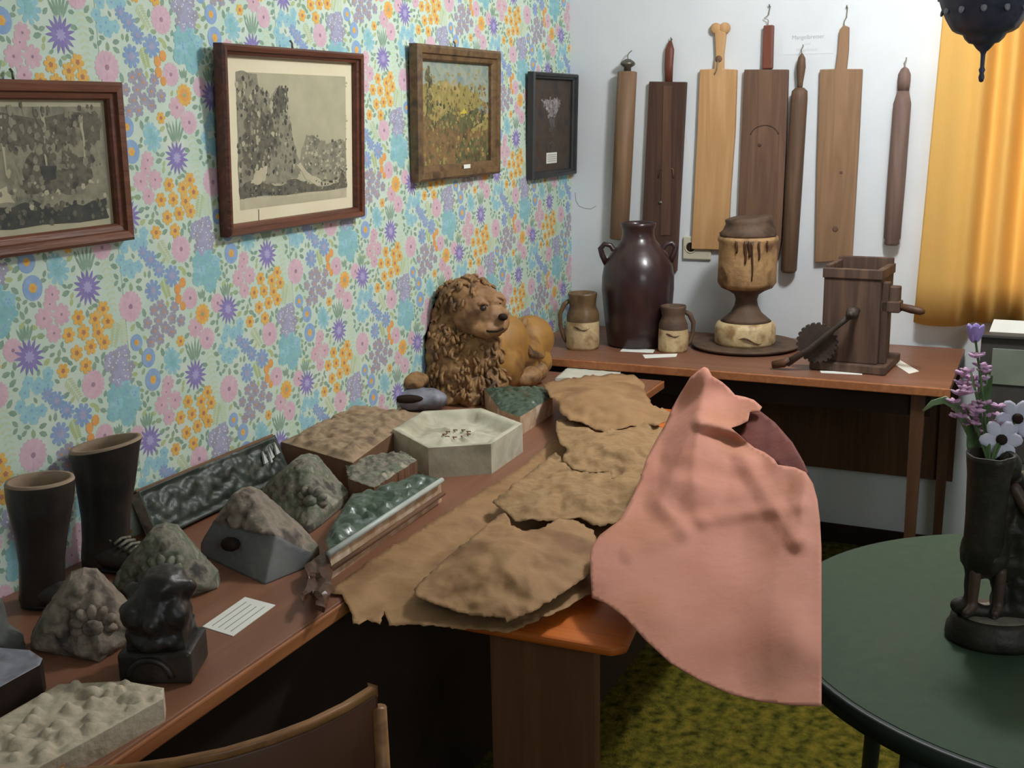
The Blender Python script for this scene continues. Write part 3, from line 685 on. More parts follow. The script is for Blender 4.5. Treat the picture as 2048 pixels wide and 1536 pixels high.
def p2(root, f, t0):
    a, c = f(1322,172), f(1348,172); d, e = f(1316,470), f(1342,470)
    b = MB(); b.prism([(a[0]+.012, a[1]), (c[0]-.006, c[1]), (e[0], e[1]), (d[0]+.012, d[1])], t0-.001, t0+.003); b.build('ridge', wg, root)
    b = MB(); x, y = f(1322, 405); b.ball((x, y, t0), (.009, .007, .006)); b.build('stud', M['hook'], root)
    x, y = f(1333, 345); b = MB(); b.tube([(x-.03, y-.02, t0), (x-.026, y+.012, t0), (x, y+.018, t0), (x+.026, y+.012, t0), (x+.03, y-.02, t0)], .0035, 6); b.build('carving', wg, root)
    a = f(1337, 160)
    b = MB(); b.tube([(a[0], a[1]-.01, .016), (a[0], a[1]+.05, .018), (a[0]+.002, a[1]+.105, .016), (a[0]+.003, a[1]+.135, .014)], [.014, .016, .017, .006], 12, flat=.6); b.build('handle', wr, root)
board('very dark mangle board with a raised centre ridge behind the big brown jar', [(1299,163),(1373,164),(1353,542),(1345,548),(1284,548),(1281,542)], .022, wd, [(1339,90),(1341,78)], p2)
def p3(root, f, t0):
    b = MB()
    for c in ((1431,57),(1449,56)): x, y = f(*c); b.lathe([(.0, 0), (.019, 0), (.019, .012), (.012, .016), (0, .016)], 18, M=Matrix.Translation((x, y, .008)), cap=False)
    b.build('handle_lobe', wl_, root)
    x, y = f(1438, 118); b = MB(); b.lathe([(.012, 0), (.012, .0015), (.004, .0015)], 14, M=Matrix.Translation((x, y, t0)), cap=True); b.build('hole_ring', wm, root)
    a = f(1437, 128); b = MB(); b.tube([(a[0], a[1]+.01, t0+.003), (a[0]-.004, a[1]-.02, t0+.004), (a[0]-.012, a[1]-.035, t0+.003)], .0022, 6); b.build('string', M['string'], root)
board('light honey coloured mangle board with a heart shaped forked handle', [(1400,139),(1428,138),(1432,110),(1430,66),(1440,60),(1452,66),(1447,110),(1447,138),(1474,139),(1470,260),(1460,400),(1456,500),(1383,498),(1388,400),(1395,260)], .02, wl_, None, p3)
def p4(root, f, t0):
    a = f(1535, 138); b = MB(); w1 = .018
    b.prism([(a[0]-w1, a[1]), (a[0]+w1, a[1]), (a[0]+w1-.001, a[1]+.145), (a[0]-w1+.001, a[1]+.145)], .006, t0+.004); b.build('handle', wr, root, bevel=.004)
    x, y = f(1520, 290); b = MB(); b.lathe([(.007, 0), (.006, .002), (.003, .002)], 12, M=Matrix.Translation((x, y, t0))); b.build('knot', wd, root)
    x, y = f(1530, 262); b = MB(); b.tube([(x+.05*math.cos(t), y-.02+.04*math.sin(t), t0) for t in np.linspace(.2, PI-.2, 12)], .002, 5); b.build('carving', wd, root)
board('broad greyish brown mangle board hanging behind the clay urn', [(1489,139),(1577,139),(1572,300),(1563,480),(1556,520),(1474,522),(1478,400),(1484,260)], .022, wm, [(1535,60),(1536,40),(1528,36),(1537,30),(1538,12)], p4)
def p6(root, f, t0):
    for c, r in (((1671,458), .010), ((1683,345), .006)):
        x, y = f(*c); b = MB(); b.lathe([(r, 0), (r*.8, .0015), (r*.3, .001)], 14, M=Matrix.Translation((x, y, t0))); b.build('knot', wm, root)
board('wide tan mangle board hanging above the wooden box mill', [(1640,139),(1671,138),(1676,100),(1679,60),(1688,50),(1698,54),(1697,100),(1693,138),(1725,138),(1717,300),(1704,520),(1630,525),(1634,330)], .022, wt, [(1688,58),(1688,42),(1693,34),(1693,14)], p6)
def roller(label, top, bot, prof, m, hook):
    """prof: list of (px radius, fraction of length from the bottom)"""
    mid = PB((top[0]+bot[0])/2, (top[1]+bot[1])/2); k = MPP(mid); R_ = max(p[0] for p in prof)*k
    a = Vector(PB(bot[0], bot[1], R_+.003)); c = Vector(PB(top[0], top[1], R_+.003)); ax = c-a; L_ = ax.length
    q = ax.to_track_quat('Z', 'Y').to_matrix().to_4x4(); Mx = Matrix.Translation(a) @ q
    root = thing('mangle_roller', label, 'roller', group='mangle rollers on the white wall', matrix=Mx)
    nb = [p for p in prof if p[2] == 0]; nh = [p for p in prof if p[2] == 1]
    b = MB(); b.lathe([(p[0]*k, p[1]*L_) for p in nb], 28); b.build('roller_body', m, root)
    if nh: b = MB(); b.lathe([(p[0]*k, p[1]*L_) for p in nh], 20); b.build('handle', m if len(hook) < 3 else hook[2], root)
    b = MB(); b.tube([(0, 0, L_*.995), (.004, .004, L_+.012), (.010, 0, L_+.022), (hook[0], hook[1], L_+.03)], .0022, 6); b.build('string', M['string'], root)
    return root
roller('tan wooden mangle roller with a flat knob, first from the room corner', (1256,118), (1238,478),
       [(17,0,0),(19,.005,0),(19.5,.5,0),(19,.93,0),(14,.935,0), (7,.93,1),(7,.955,1),(13,.965,1),(15,.975,1),(13,.985,1),(5,1.0,1)], wro, (.01, -.01, M['hook']))
roller('dark brown roller with a long bulb handle between the two broad boards', (1604,107), (1577,545),
       [(13,0,0),(16,.012,0),(16.5,.4,0),(16,.8,0),(15,.835,0),(8,.85,0), (5,.845,1),(5.5,.87,1),(7,.9,1),(9,.94,1),(7,.98,1),(2,1,1)], wro2, (.01, 0))
roller('grey brown mangle roller hanging alone beside the yellow curtain', (1810,134), (1783,490),
       [(12,0,0),(15,.01,0),(14,.03,0),(16.5,.04,0),(17.5,.4,0),(17,.8,0),(11,.87,0), (11,.87,1),(12.5,.92,1),(12,.96,1),(7,.99,1),(2,1,1)], wood('roller_wood_grey', srgb(128,104,92), srgb(108,86,78), 'z', 3, .6), (.02, 0))
# wall lettering card
q = PB(1616, 76, 0); tx = thing('wall_label', 'small white label with faint grey lettering above the middle mangle boards', 'label', matrix=wallB(q[1], PB(1616,108)[2], 0))
b = MB(); b.box((-.085, 0, 0), (.085, .072, .001)); b.build('card', M['plaster'], tx)
def text(s, size, loc, parent, m):
    cu = bpy.data.curves.new('t', 'FONT'); cu.body = s; cu.size = size; cu.align_x = 'CENTER'; cu.extrude = .0003
    o = bpy.data.objects.new('t', cu); COL.objects.link(o); dg = bpy.context.evaluated_depsgraph_get(); dg.update()
    me = bpy.data.meshes.new_from_object(o.evaluated_get(dg)); bpy.data.objects.remove(o)
    me.materials.clear(); me.materials.append(m); return link('lettering', me, parent, loc)
inkw = mat('faint_grey_ink', [srgb(168,170,170), srgb(176,178,178)], 10, .9)
text('Mangelbretter', .019, (0, .050, .0013), tx, inkw); text('und', .012, (0, .030, .0013), tx, mat('fainter_ink', [srgb(190,192,194)]*2, 10, .9)); text('Mangelhölzer', .014, (0, .010, .0013), tx, mat('faintest_ink', [srgb(200,202,204)]*2, 10, .9))
# socket
q = PB(1378, 510); so = thing('wall_socket', 'cream wall socket half hidden behind the light mangle board', 'socket', matrix=wallB(PB(1400,490)[1], PB(1378,518)[2], 0))
b = MB(); b.box((-.062, 0, 0), (.045, .085, .012)); b.build('plate', M['socket'], so, bevel=.004)
b = MB(); b.lathe([(.022, .012), (.022, .014), (.018, .014), (.018, .0125), (.0, .0125)], 20, M=Matrix.Translation((-.032, .045, 0)), cap=False); b.build('outlet', M['socket'], so)
b = MB(); b.lathe([(.017, .0128), (.0, .0128)], 20, M=Matrix.Translation((-.032, .045, 0)), cap=False); b.build('recess', M['dark'], so)
# crack in the plaster near the corner
b = MB(); pts = [PB(1150,385,.0008), PB(1152,402,.0008), PB(1158,412,.0008), PB(1170,417,.0008), PB(1182,418,.0008), PB(1192,412,.0008)]; b.tube(pts, .0008, 4); b.build('crack', M['ink'], wb)

# ------------------------------------------------------------------ things on the back desk
def at(px, py, z): return Vector(P(px, py, z))
def irr(amp, fr=3, seed=0):
    def f(q, a, z):
        d = 1+amp*pn((math.cos(a)*fr*.5+seed, math.sin(a)*fr*.5, z*12)); return (q[0]*d, q[1]*d, q[2])
    return f
def face(o_, p): return math.atan2(p[1]-o_[1], p[0]-o_[0])
RIGHT = Vector(tuple(RM[0])); RA = math.atan2(RM[0][1], RM[0][0])   # image right, in the ground plane
# big jar
p = at(1275, 688, ZB); k = MPP(p)
jar = thing('storage_jar', 'large dark brown glazed two handled storage jar on the back desk', 'jar', p, (0,0,RA))
b = MB(); pr = [(0,2),(56,0),(60,4),(64,40),(69,80),(71,110),(71,135),(67,158),(56,180),(42,196),(34,206),(31,216),(31,226),(34,232),(35,238),(31,240),(27,236),(26,215),(40,190),(60,150),(62,60),(0,10)]
b.lathe([(r*k, z*k*1.01) for r, z in pr], 56, cap=False, fn=irr(.015)); b.build('vessel', M['jar'], jar)
for s in (-1, 1):
    b = MB(); b.tube([(s*x*k, 0, z*k) for x, z in ((62,162),(70,178),(74,192),(66,201),(54,198),(46,186),(44,178))], [.011,.0105,.01,.009,.009,.010,.011], 10); b.build('handle', M['jar'], jar)
# small jugs
def jug(label, px, py, hs, ws, side, neckm, bodym, lean=0):
    p = at(px, py, ZB); k = MPP(p)
    t = thing('stoneware_jug', label, 'jug', p, (0, 0, RA), group='small stoneware jugs')
    pr = [(0,1),(.93,0),(1,.06),(1.02,.25),(1,.5)]
    pn_ = [(1,.5),(.99,.6),(.86,.7),(.78,.76),(.8,.84),(.88,.97),(.86,1.0),(.76,1.0),(.7,.8),(0,.55)]
    b = MB(); b.lathe([(r*ws*k, z*hs*k) for r, z in [(0,.004)]+pr[1:]], 36, cap=False, fn=irr(.06, 3, px)); b.build('belly', bodym, t)
    b = MB(); b.lathe([(r*ws*k, z*hs*k) for r, z in pn_], 36, cap=False, fn=irr(.06, 3, px)); b.build('neck', neckm, t)
    b = MB(); b.tube([(side*x*ws*k, 0, z*hs*k) for x, z in ((.8,.86),(1.1,.8),(1.38,.62),(1.35,.4),(1.15,.2),(.98,.12))], [.008,.009,.008,.007,.007,.008], 8); b.build('handle', neckm, t)
    b = MB(); b.tube([(1.015*ws*k*math.cos(a), 1.015*ws*k*math.sin(a), (.40+.03*math.sin(a*5))*hs*k) for a in np.linspace(-2.2, -1.2, 9)], [.001,.003,.0045,.003,.002,.003,.002,.001,.0005], 6); b.build('glaze_streak', M['drip'], t)
    return t
jug('small cream and brown jug with left handle beside the lion', 1166, 696, 112, 33, -1, M['jug'], M['cream'])
jug('small cream jug with a dark neck standing before the big jar', 1346, 702, 92, 29, 1, M['urnd'], M['cream'])
# urn on a wooden disc
p = at(1490, 693, ZB); k = MPP(p)
pl = thing('wooden_plate', 'flat round dark wooden plate under the clay urn', 'plate', p, (0,0,RA))
b = MB(); b.lathe([(0,0),(92*k,0),(104*k,.006),(108*k,.013),(104*k,.016),(98*k,.013),(0,.013)], 56, cap=False); b.build('disc', M['urnd'], pl)
urn = thing('clay_urn', 'tall footed clay urn with brown drips and a slanted lid', 'urn', p+Vector((0,0,.0135)), (0,0,RA))
b = MB(); b.lathe([(r*k, z*k) for r, z in [(0,0),(58,0),(60,5),(60,34),(56,42),(50,45),(0,45)]], 40, cap=False, fn=irr(.03, 3)); b.build('foot', M['cream'], urn)
b = MB(); b.lathe([(r*k, z*k) for r, z in [(0,43),(50,45),(42,52),(30,62),(23,76),(21,88),(24,98),(36,106),(50,112),(54,118),(0,118)]], 40, cap=False); b.build('stem', M['urnd'], urn)
b = MB(); b.lathe([(r*k, z*k) for r, z in [(0,112),(50,112),(57,122),(57,160),(56,200),(59,206),(58,212),(50,214),(0,212)]], 44, cap=False, fn=irr(.02, 4)); b.build('bowl', M['urn'], urn)
b = MB(); b.lathe([(r*k, z*k) for r, z in [(0,212),(54,212),(56,218),(50,228),(44,240),(45,248),(40,250),(0,246)]], 40, cap=False, fn=lambda q, a, z: (q[0]*(1+.05*pn((q[0]*40, q[1]*40, z*20))), q[1], q[2]+(.09*q[0] if z > 225*k else 0))); b.build('lid', M['urnd'], urn)
b = MB()
for (a, z0, z1, r) in ((-1.62,132,208,.0045),(-1.85,165,208,.006),(-1.40,172,208,.005),(-2.15,185,208,.006),(-1.1,188,208,.005),(-1.72,178,208,.007)):
    b.tube([((58.2)*k*math.cos(a+.02*math.sin(i)), 58.2*k*math.sin(a+.02*math.sin(i)), (z0+(z1-z0)*i/6)*k) for i in range(7)], [r*.6]+[r*.8]*2+[r]*4, 8, flat=.8)
b.build('drip', M['drip'], urn)
b = MB()
b.tube([(59.6*k*math.cos(a), 59.6*k*math.sin(a), (14+6*math.sin(a*6))*k) for a in np.linspace(-2.0, -1.2, 11)], [.001,.004,.008,.011,.010,.008,.006,.004,.005,.003,.001], 8, flat=.25)
b.build('glaze_patch', M['drip'], urn)
# box mill with crank
c0 = at(1640, 738, ZB); c1 = at(1752, 748, ZB); u = (c1-c0); u.z = 0
Mx = basis(c0, u, (-u.y, u.x, 0)); k = MPP(c0); mill = thing('wooden_mill', 'old dark wooden box mill with a crank and a gear wheel on the back desk', 'mill', matrix=Mx)
Wm = u.length; Dm = .19; Hm = .322
b = MB(); b.box((-.03, -.02, 0), (Wm+.03, Dm+.03, .028)); b.build('base_board', M['mill'], mill, bevel=.004)
b = MB(); tk = .016
b.box((0,0,.028),(Wm,tk,Hm)); b.box((0,Dm-tk,.028),(Wm,Dm,Hm+.018)); b.box((0,tk,.028),(tk,Dm-tk,Hm+.008)); b.box((Wm-tk,tk,.028),(Wm,Dm-tk,Hm)); b.build('box', M['mill'], mill, bevel=.003)
b = MB(); b.box((tk,tk,Hm-.1),(Wm-tk,Dm-tk,Hm-.06)); b.build('hopper_floor', M['dark'], mill)
b = MB(); b.box((-.004,-.005,Hm-.03),(Wm+.004,0,Hm)); b.box((Wm,-.005,Hm-.03),(Wm+.005,Dm,Hm)); b.build('rim_strip', M['mill'], mill, bevel=.003)
b = MB(); b.box((Wm,.02,.028),(Wm+.02,.055,Hm-.04)); b.build('corner_post', M['mill'], mill, bevel=.003)
b = MB(); Ty = Matrix.Rotation(PI/2, 4, 'Y'); Tx = Matrix.Rotation(PI/2, 4, 'X')
gz = .125; 
teeth = []
for i in range(22):
    for dr, da in ((0, 0), (.006, .06), (.006, .17), (0, .23)):
        a = 2*PI*i/22+da; teeth.append(((.058+dr)*math.cos(a), (.058+dr)*math.sin(a)))
b.prism(teeth, 0, .016, M=Matrix.Translation((-.005, -.024, gz-.035)) @ Tx); b.build('gear_wheel', M['iron'], mill)
b = MB(); b.tube([(-.005, -.045, gz-.035), (-.005, -.002, gz-.035)], .009, 10); b.build('axle', M['iron'], mill)
b = MB(); b.tube([(-.09, -.06, .01+.012), (-.02, -.058, .075), (.06, -.056, .15), (.105, -.054, .195)], [.012,.009,.008,.011], 8); b.build('crank_arm', M['iron'], mill)
b = MB(); b.tube([(-.135, -.062, .014), (-.10, -.06, .022), (-.08, -.06, .035)], [.012,.014,.012], 10); b.build('crank_handle', M['brownleg'], mill)
b = MB(); b.tube([(.105, -.09, .195), (.105, .02, .195)], .01, 10); b.ball((.105,-.06,.195), .02); b.build('crank_hub', M['iron'], mill)
b = MB(); b.box((Wm-.01, .02, .19), (Wm+.055, .075, .225)); b.box((Wm+.02,.03,.2),(Wm+.05,.065,.27)); b.build('side_bearing', M['mill'], mill, bevel=.004)
b = MB(); b.tube([(Wm+.04, .045, .21), (Wm+.085, .04, .202), (Wm+.115, .036, .198), (Wm+.125, .035, .197)], [.010,.013,.012,.006], 12); b.build('side_handle', M['brownleg'], mill)
# cards
def card(label, quad, z, text_=0, th=.0012, lift=0):
    pts = [P(*q, z) for q in quad]; c = sum(pts)/len(pts)
    b = MB(); b.prism([(q[0]-c[0], q[1]-c[1]) for q in pts], 0, th)
    t = thing('label_card', label, 'card', (c[0], c[1], z+lift), group='white label cards'); b.build('card', M['card'], t)
    if text_:
        a = Vector(pts[0][:2])-Vector(c[:2]); d = Vector(pts[1][:2])-Vector(c[:2]); e = Vector(pts[3][:2])-Vector(c[:2]); b = MB()
        for i in range(text_):
            v = (i+1)/(text_+1); p0 = a.lerp(e, v); p1 = p0+(d-a)*random.uniform(.75, .92); p0 = p0+(d-a)*.08; w_ = (e-a).normalized()*.0016
            b.prism([tuple(p0), tuple(p1), tuple(p1+w_), tuple(p0+w_)], th, th+.0002)
        b.build('print', M['ink'], t)
    return t
card('white label card lying before the big jar', [(1247,696),(1310,700),(1306,706),(1240,703)], ZB)
card('white label card before the small cream jug', [(1285,710),(1355,708),(1352,714),(1290,717)], ZB, lift=.0003)
card('thin white card at the desk edge below the wooden mill', [(1640,742),(1725,745),(1724,750),(1642,746)], ZB)
card('white label card slanting on the desk right of the mill', [(1769,716),(1790,715),(1838,743),(1818,748)], ZB)
card('large white label card on the near desk beside the grey clay gable tiles', [(405,1254),(490,1195),(551,1211),(466,1273)], ZA, 4)

# ------------------------------------------------------------------ relief pieces on the left desk
def placed(name, label, cat, Mx): return thing(name, label, cat, matrix=Mx)
def flat_slab(name, label, cat, quad, z, ht, relief, mats_, step=.008, side_only=None, zoff=0.0, jag=0):
    """slab lying on the desk: quad in photo pixels of its TOP face, mapped at height z+ht"""
    pts = [P(q[0], q[1], z+ht) for q in quad]; c = sum(pts)/len(pts)
    root = thing(name, label, cat, (c[0], c[1], z+zoff)); L_ = [(q[0]-c[0], q[1]-c[1]) for q in pts]
    a = sum(L_[i][0]*L_[(i+1) % len(L_)][1]-L_[(i+1) % len(L_)][0]*L_[i][1] for i in range(len(L_)))
    if a < 0: L_ = L_[::-1]
    h2 = ht-zoff
    vs, fs, nt_ = slab_mesh(L_, 0, lambda x, y, d: h2+relief(x, y, d), step, jag)
    b = MB()
    b.add(vs, fs[:nt_], 0, True)
    b2 = MB(); b2.add(vs, fs[nt_:], 0, False)
    o1 = b; o1.v += []; 
    m = MB(); m.add(vs, fs[:nt_], 0, True); m.f += fs[nt_:]; m.m += [1]*(len(fs)-nt_); m.sm += [False]*(len(fs)-nt_)
    m.build('slab', mats_, root)
    return root
def lumps(seed, r0, r1, h, n, box=.3, edge=.012, rimh=0.0, base=0.0):
    f = bumps(n, (-box, box, -box, box), r0, r1, h, seed)
    def g(x, y, d):
        t = min(1, max(0, (d-edge*.4)/edge)); return rimh*(1-t) + t*(base+f(x, y)+.002*pn((x*90, y*90, seed)))
    return g
# big brown square mould
flat_slab('square_relief', 'flat brown square plaster relief slab behind the octagonal mould', 'relief', [(562,884),(700,812),(842,826),(705,926)], ZA, .065, lumps(3, .009, .022, .017, 900, .22, .02), [M['tan'], M['tanside']], .007)
# fragment tile resting against it
flat_slab('tile_fragment', 'small broken grey tile fragment resting before the brown square relief', 'relief', [(688,915),(760,908),(808,904),(834,920),(748,976),(697,958)], ZA, .055, lumps(5, .005, .012, .010, 420, .12, .008), [M['relief'], M['tanside']], .006, jag=.002)
# octagonal (six sided) mould
hexpx = [(785,858),(846,822),(962,816),(1045,847),(982,888),(856,896)]
ctr = P(915, 856, ZA+.075)
def octrel(root_c):
    def g(x, y, d):
        t = min(1, max(0, (d-.012)/.035)); h = -.026*t*t*(3-2*t)
        r = math.hypot(x, y); a = math.atan2(y, x)
        if d > .03: h += .010*max(0, math.cos(a*6+.6))**2*max(0, math.sin((r-.02)*45)) + .004*max(0, math.sin(a*16))*(1 if .03 < r < .05 else 0) + .003*pn((x*60, y*60, 1))
        return h
    return g
om = flat_slab('octagonal_mould', 'pale grey plaster mould, many sided with a sunken carved centre', 'mould', hexpx, ZA, .075, octrel(ctr), [M['octo'], M['octo']], .006)
b = MB()
for i in range(9):
    a = i*.7; x, y = .035*math.cos(a), .03*math.sin(a); b.tube([(x-.008, y-.004, .055), (x, y+.004, .057), (x+.008, y-.003, .055)], .0016, 5)
b.build('carving', M['tanside'], om)
# green relief near the lion
flat_slab('green_tile', 'small dark green glazed relief tile in front of the lion', 'tile', [(968,778),(1030,776),(1090,775),(1105,795),(1040,836),(1000,822)], ZA, .05, lumps(8, .008, .018, .013, 520, .18, .01, .003), [M['greentile'], M['tileside']], .006)
# long green slab at the desk edge
gs = flat_slab('green_slab', 'long dark green glazed relief slab with a pale front edge at the desk edge', 'relief', [(660,1108),(882,960),(836,950),(745,985),(705,990),(672,1040),(650,1082)], ZA, .05, lumps(9, .010, .026, .020, 700, .30, .012, .003, .0), [M['greentile'], M['tileside']], .007)
a0 = Vector(P(657, 1108, ZA+.054)); a1 = Vector(P(884, 960, ZA+.054))
Mi = Matrix.Translation(gs.location).inverted()
b = MB(); b.tube([a0, a1], .006, 8, M=Mi); b.build('pale_rim', M['tilewhite'], gs)
b = MB(); b.tube([a0-Vector((0,.004,.03)), a1-Vector((0,.004,.03))], .005, 8, M=Mi); b.build('moulding', M['tanside'], gs)
# green tile pale edge
# pale stone tile near the back desk
flat_slab('stone_tile', 'pale stone tile peeking out behind the brown paper by the back desk', 'tile', [(1110,756),(1155,718),(1222,721),(1242,738),(1240,756)], ZA, .010, lambda x, y, d: .002*pn((x*50, y*50, 2)), [M['stone'], M['stone']], .01)
# pale relief slab bottom left
def rows(x, y, d):
    t = min(1, d/.01); u = x*.97+y*.2
    return t*(.004*max(0, math.sin(y*170+x*20))*1.0+.006*max(0, math.sin(x*150+3*math.sin(y*40)))*max(0, math.sin(y*85+x*10)))
flat_slab('pale_relief_slab', 'pale carved relief slab in the bottom left corner of the near desk', 'relief', [(-60,1470),(118,1368),(250,1362),(328,1376),(326,1398),(60,1545),(-60,1600)], ZA, .035, lumps(21, .007, .014, .013, 520, .3, .008, 0), [M['wslab'], M['wslab']], .005)
# blue grey dish at the left edge
ld = flat_slab('blue_grey_dish', 'blue grey glazed block at the left photo edge beside the carved slab', 'dish', [(-70,1330),(0,1300),(60,1305),(86,1322),(80,1335),(-10,1385),(-70,1390)], ZA, .045, lumps(23, .01, .02, .004, 60, .2, .01, .004), [M['lilac'], M['dark']], .007)
# gable tiles: triangular clay reliefs leaning back
def gable(label, left, right, apex, foot, m, seed, smooth_front=False):
    A = Vector(P(left[0], left[1], ZA)); B = Vector(P(right[0], right[1], ZA)); C = Vector(P(foot[0], foot[1], ZA))
    mid = (A+B)/2; u = B-A; L_ = u.length; uu = u.normalized(); nb = Vector((uu.y, -uu.x, 0))
    bulge = max(.02, (C-mid).dot(nb)); fx = (C-A).dot(uu)
    r = Vector(tuple(ray(*apex))); cv = Vector(tuple(CAM)); q = mid+nb*(bulge*.12); T = cv+r*((q-cv).dot(nb)/r.dot(nb))
    Hh = T.z-ZA; ax = (T-A).dot(uu)
    Mx = basis(A, u, (0, 0, 1)); root = placed('gable_tile', label, 'relief', Mx); root['group'] = 'clay gable tiles on the near desk'
    poly = [(0, 0), (L_, 0), (L_*.99, Hh*.20), (L_*.86, Hh*.46), (ax+.02, Hh*.96), (ax, Hh), (ax-.02, Hh*.96), (L_*.12, Hh*.44), (L_*.01, Hh*.18)]
    f = bumps(170, (0, L_, 0, Hh), .008, .019, .022, seed); th = -.03
    def top(x, y, d_):
        k = (x/fx if x < fx else (L_-x)/(L_-fx)); b0 = bulge*max(0, k)*max(.12, 1-.9*y/Hh)
        e = min(1, d_/.010) if y > .01 else 1.0; e = max(e, .0)
        lump = f(x, y)*min(1, d_/.012)
        if smooth_front and y < Hh*.55: lump *= .06
        return b0+lump+.0015*pn((x*120, y*120, seed))
    vs, fs, nt_ = slab_mesh(poly, th, top, .0055, .0008)
    mm = MB(); mm.add(vs, fs[:nt_], 0, True); mm.f += fs[nt_:]; mm.m += [1]*(len(fs)-nt_); mm.sm += [False]*(len(fs)-nt_)
    if smooth_front:
        for i_, t3 in enumerate(fs[:nt_]):
            if sum(vs[a_][1] for a_ in t3)/3 < Hh*.53: mm.m[i_] = 2
    mm.build('slab', [m, m, M['smoothgrey']], root)
    b = MB(); cx, cy = fx*.7+L_*.15, Hh*.42; zc2 = bulge*.75*(1-.9*.42)+.012
    if smooth_front:
        b.ball((L_*.40, Hh*.36, bulge*.48), (.020, .014, .016)); b.build('hollow', M['dark'], root)
    else:
        for i in range(7):
            a = -.3+i*(PI+.6)/6; l = min(L_, Hh)*.2
            b.ball((cx+math.cos(a)*l, cy+math.sin(a)*l*.9, zc2), (.014, .009, .012), rot=Matrix.Rotation(a, 3, 'Z'))
        b.ball((cx, cy, zc2+.012), (.017, .015, .014)); b.build('ornament', m, root)
    return root
gable('triangular grey clay gable tile, furthest back of the row, beside the green slab', (522,1000), (692,1010), (600,920), (620,1070), M['relief'], 31)
gable('triangular clay gable tile with a smooth grey hollow front, tallest of the row', (402,1110), (628,1130), (480,986), (530,1170), M['relief2'], 32, True)
gable('lichen grey triangular gable tile standing behind the small black head', (225,1185), (434,1178), (322,1058), (330,1205), M['relief'], 33)
gable('pale grey triangular gable tile nearest the camera, left of the black head', (62,1300), (288,1268), (165,1152), (200,1325), M['relief2'], 34)
gable('triangular gable tile cut off by the left photo edge', (-150,1330), (46,1305), (-30,1212), (-30,1330), M['relief3'], 35)
# long openwork panel leaning on the wall
A = Vector(P(290, 1068, ZA)); B = Vector(P(566, 950, ZA)); A.y = min(A.y, -.03); B.y = min(B.y, -.05)
A = Vector((-2.36, -.075, ZA)); B = Vector((-1.955, -.075, ZA))
tl_ = Vector(PW(283, 985, .05)); tr2 = Vector(PW(556, 868, .05)); hgt = tl_.z-ZA
A = Vector((tl_.x+.0, -.075, ZA+.006)); B = Vector((tr2.x, -.075, ZA))
Mx = basis(A, (1,0,0), (0, .045, hgt)); L_ = B.x-A.x; Hh = hgt
fp = placed('relief_panel', 'long black green glazed relief panel leaning on the flowered wall behind the gable tiles', 'relief', Mx)
f = bumps(190, (.02, L_-.02, .012, Hh-.02), .008, .018, .012, 41)
vs, fs, nt_ = slab_mesh([(0,0),(L_,0),(L_,Hh),(L_*.97,Hh*.98),(0,Hh*1.0)], -.02, lambda x, y, d: (.008 if d < .008 else f(x, y)*min(1, (d-.008)/.01)), .0065)
m = MB(); m.add(vs, fs[:nt_], 0, True); m.f += fs[nt_:]; m.m += [1]*(len(fs)-nt_); m.sm += [False]*(len(fs)-nt_); m.build('panel', [M['fence'], M['relief2']], fp)
b = MB(); b.box((0, Hh-.004, -.03), (L_, Hh+.004, .004)); b.build('top_ledge', M['tanside'], fp, bevel=.002)
b = MB()
for (x, y, w_) in ((.84,.62,.012),(.90,.66,.010),(.95,.7,.012),(.88,.58,.006)):
    b.prism([(L_*x-w_*.6, Hh*y-.014), (L_*x+w_*.6, Hh*y-.012), (L_*x+.002, Hh*y+.016)], .010, .0155)
b.build('painted_glint', M['tilewhite'], fp)  # white triangles stand in for glints of light on the glaze
# dark stone with a brown lump on it, left of the lion
q = at(838, 818, ZA); ds = thing('glazed_shell', 'dark blue grey glazed shell shaped bowl left of the lion', 'bowl', q, (0,0,RA)); k = MPP(q)
b = MB(); b.ball((0, 0, .03), (58*k, .05, .034), nu=24, nv=14); b.ball((28*k, -.012, .03), (30*k, .035, .032), nu=20, nv=12)
o = b.build('shell', M['lilac'], ds); remesh(o, .004, 3, lambda c: .003*pn((c.x*40, c.y*40, c.z*40)))
for v in o.data.vertices: v.co.z = max(0, v.co.z)
b = MB(); b.ball((-18*k, -.045, .042), (30*k, .012, .013), nu=16, nv=10); b.build('dark_opening', M['dark'], ds)
q2 = q+Vector((.02, .02, .058)); bl = thing('brown_clay_lump', 'round brown clay lump lying on the dark glazed shell by the lion', 'stone', q2)
b = MB(); b.ball((0,0,.022), (.05,.036,.026), nu=24, nv=14); o = b.build('lump', M['mane'], bl); remesh(o, .004, 2, lambda c: .004*pn((c.x*50, c.y*50, c.z*50)))

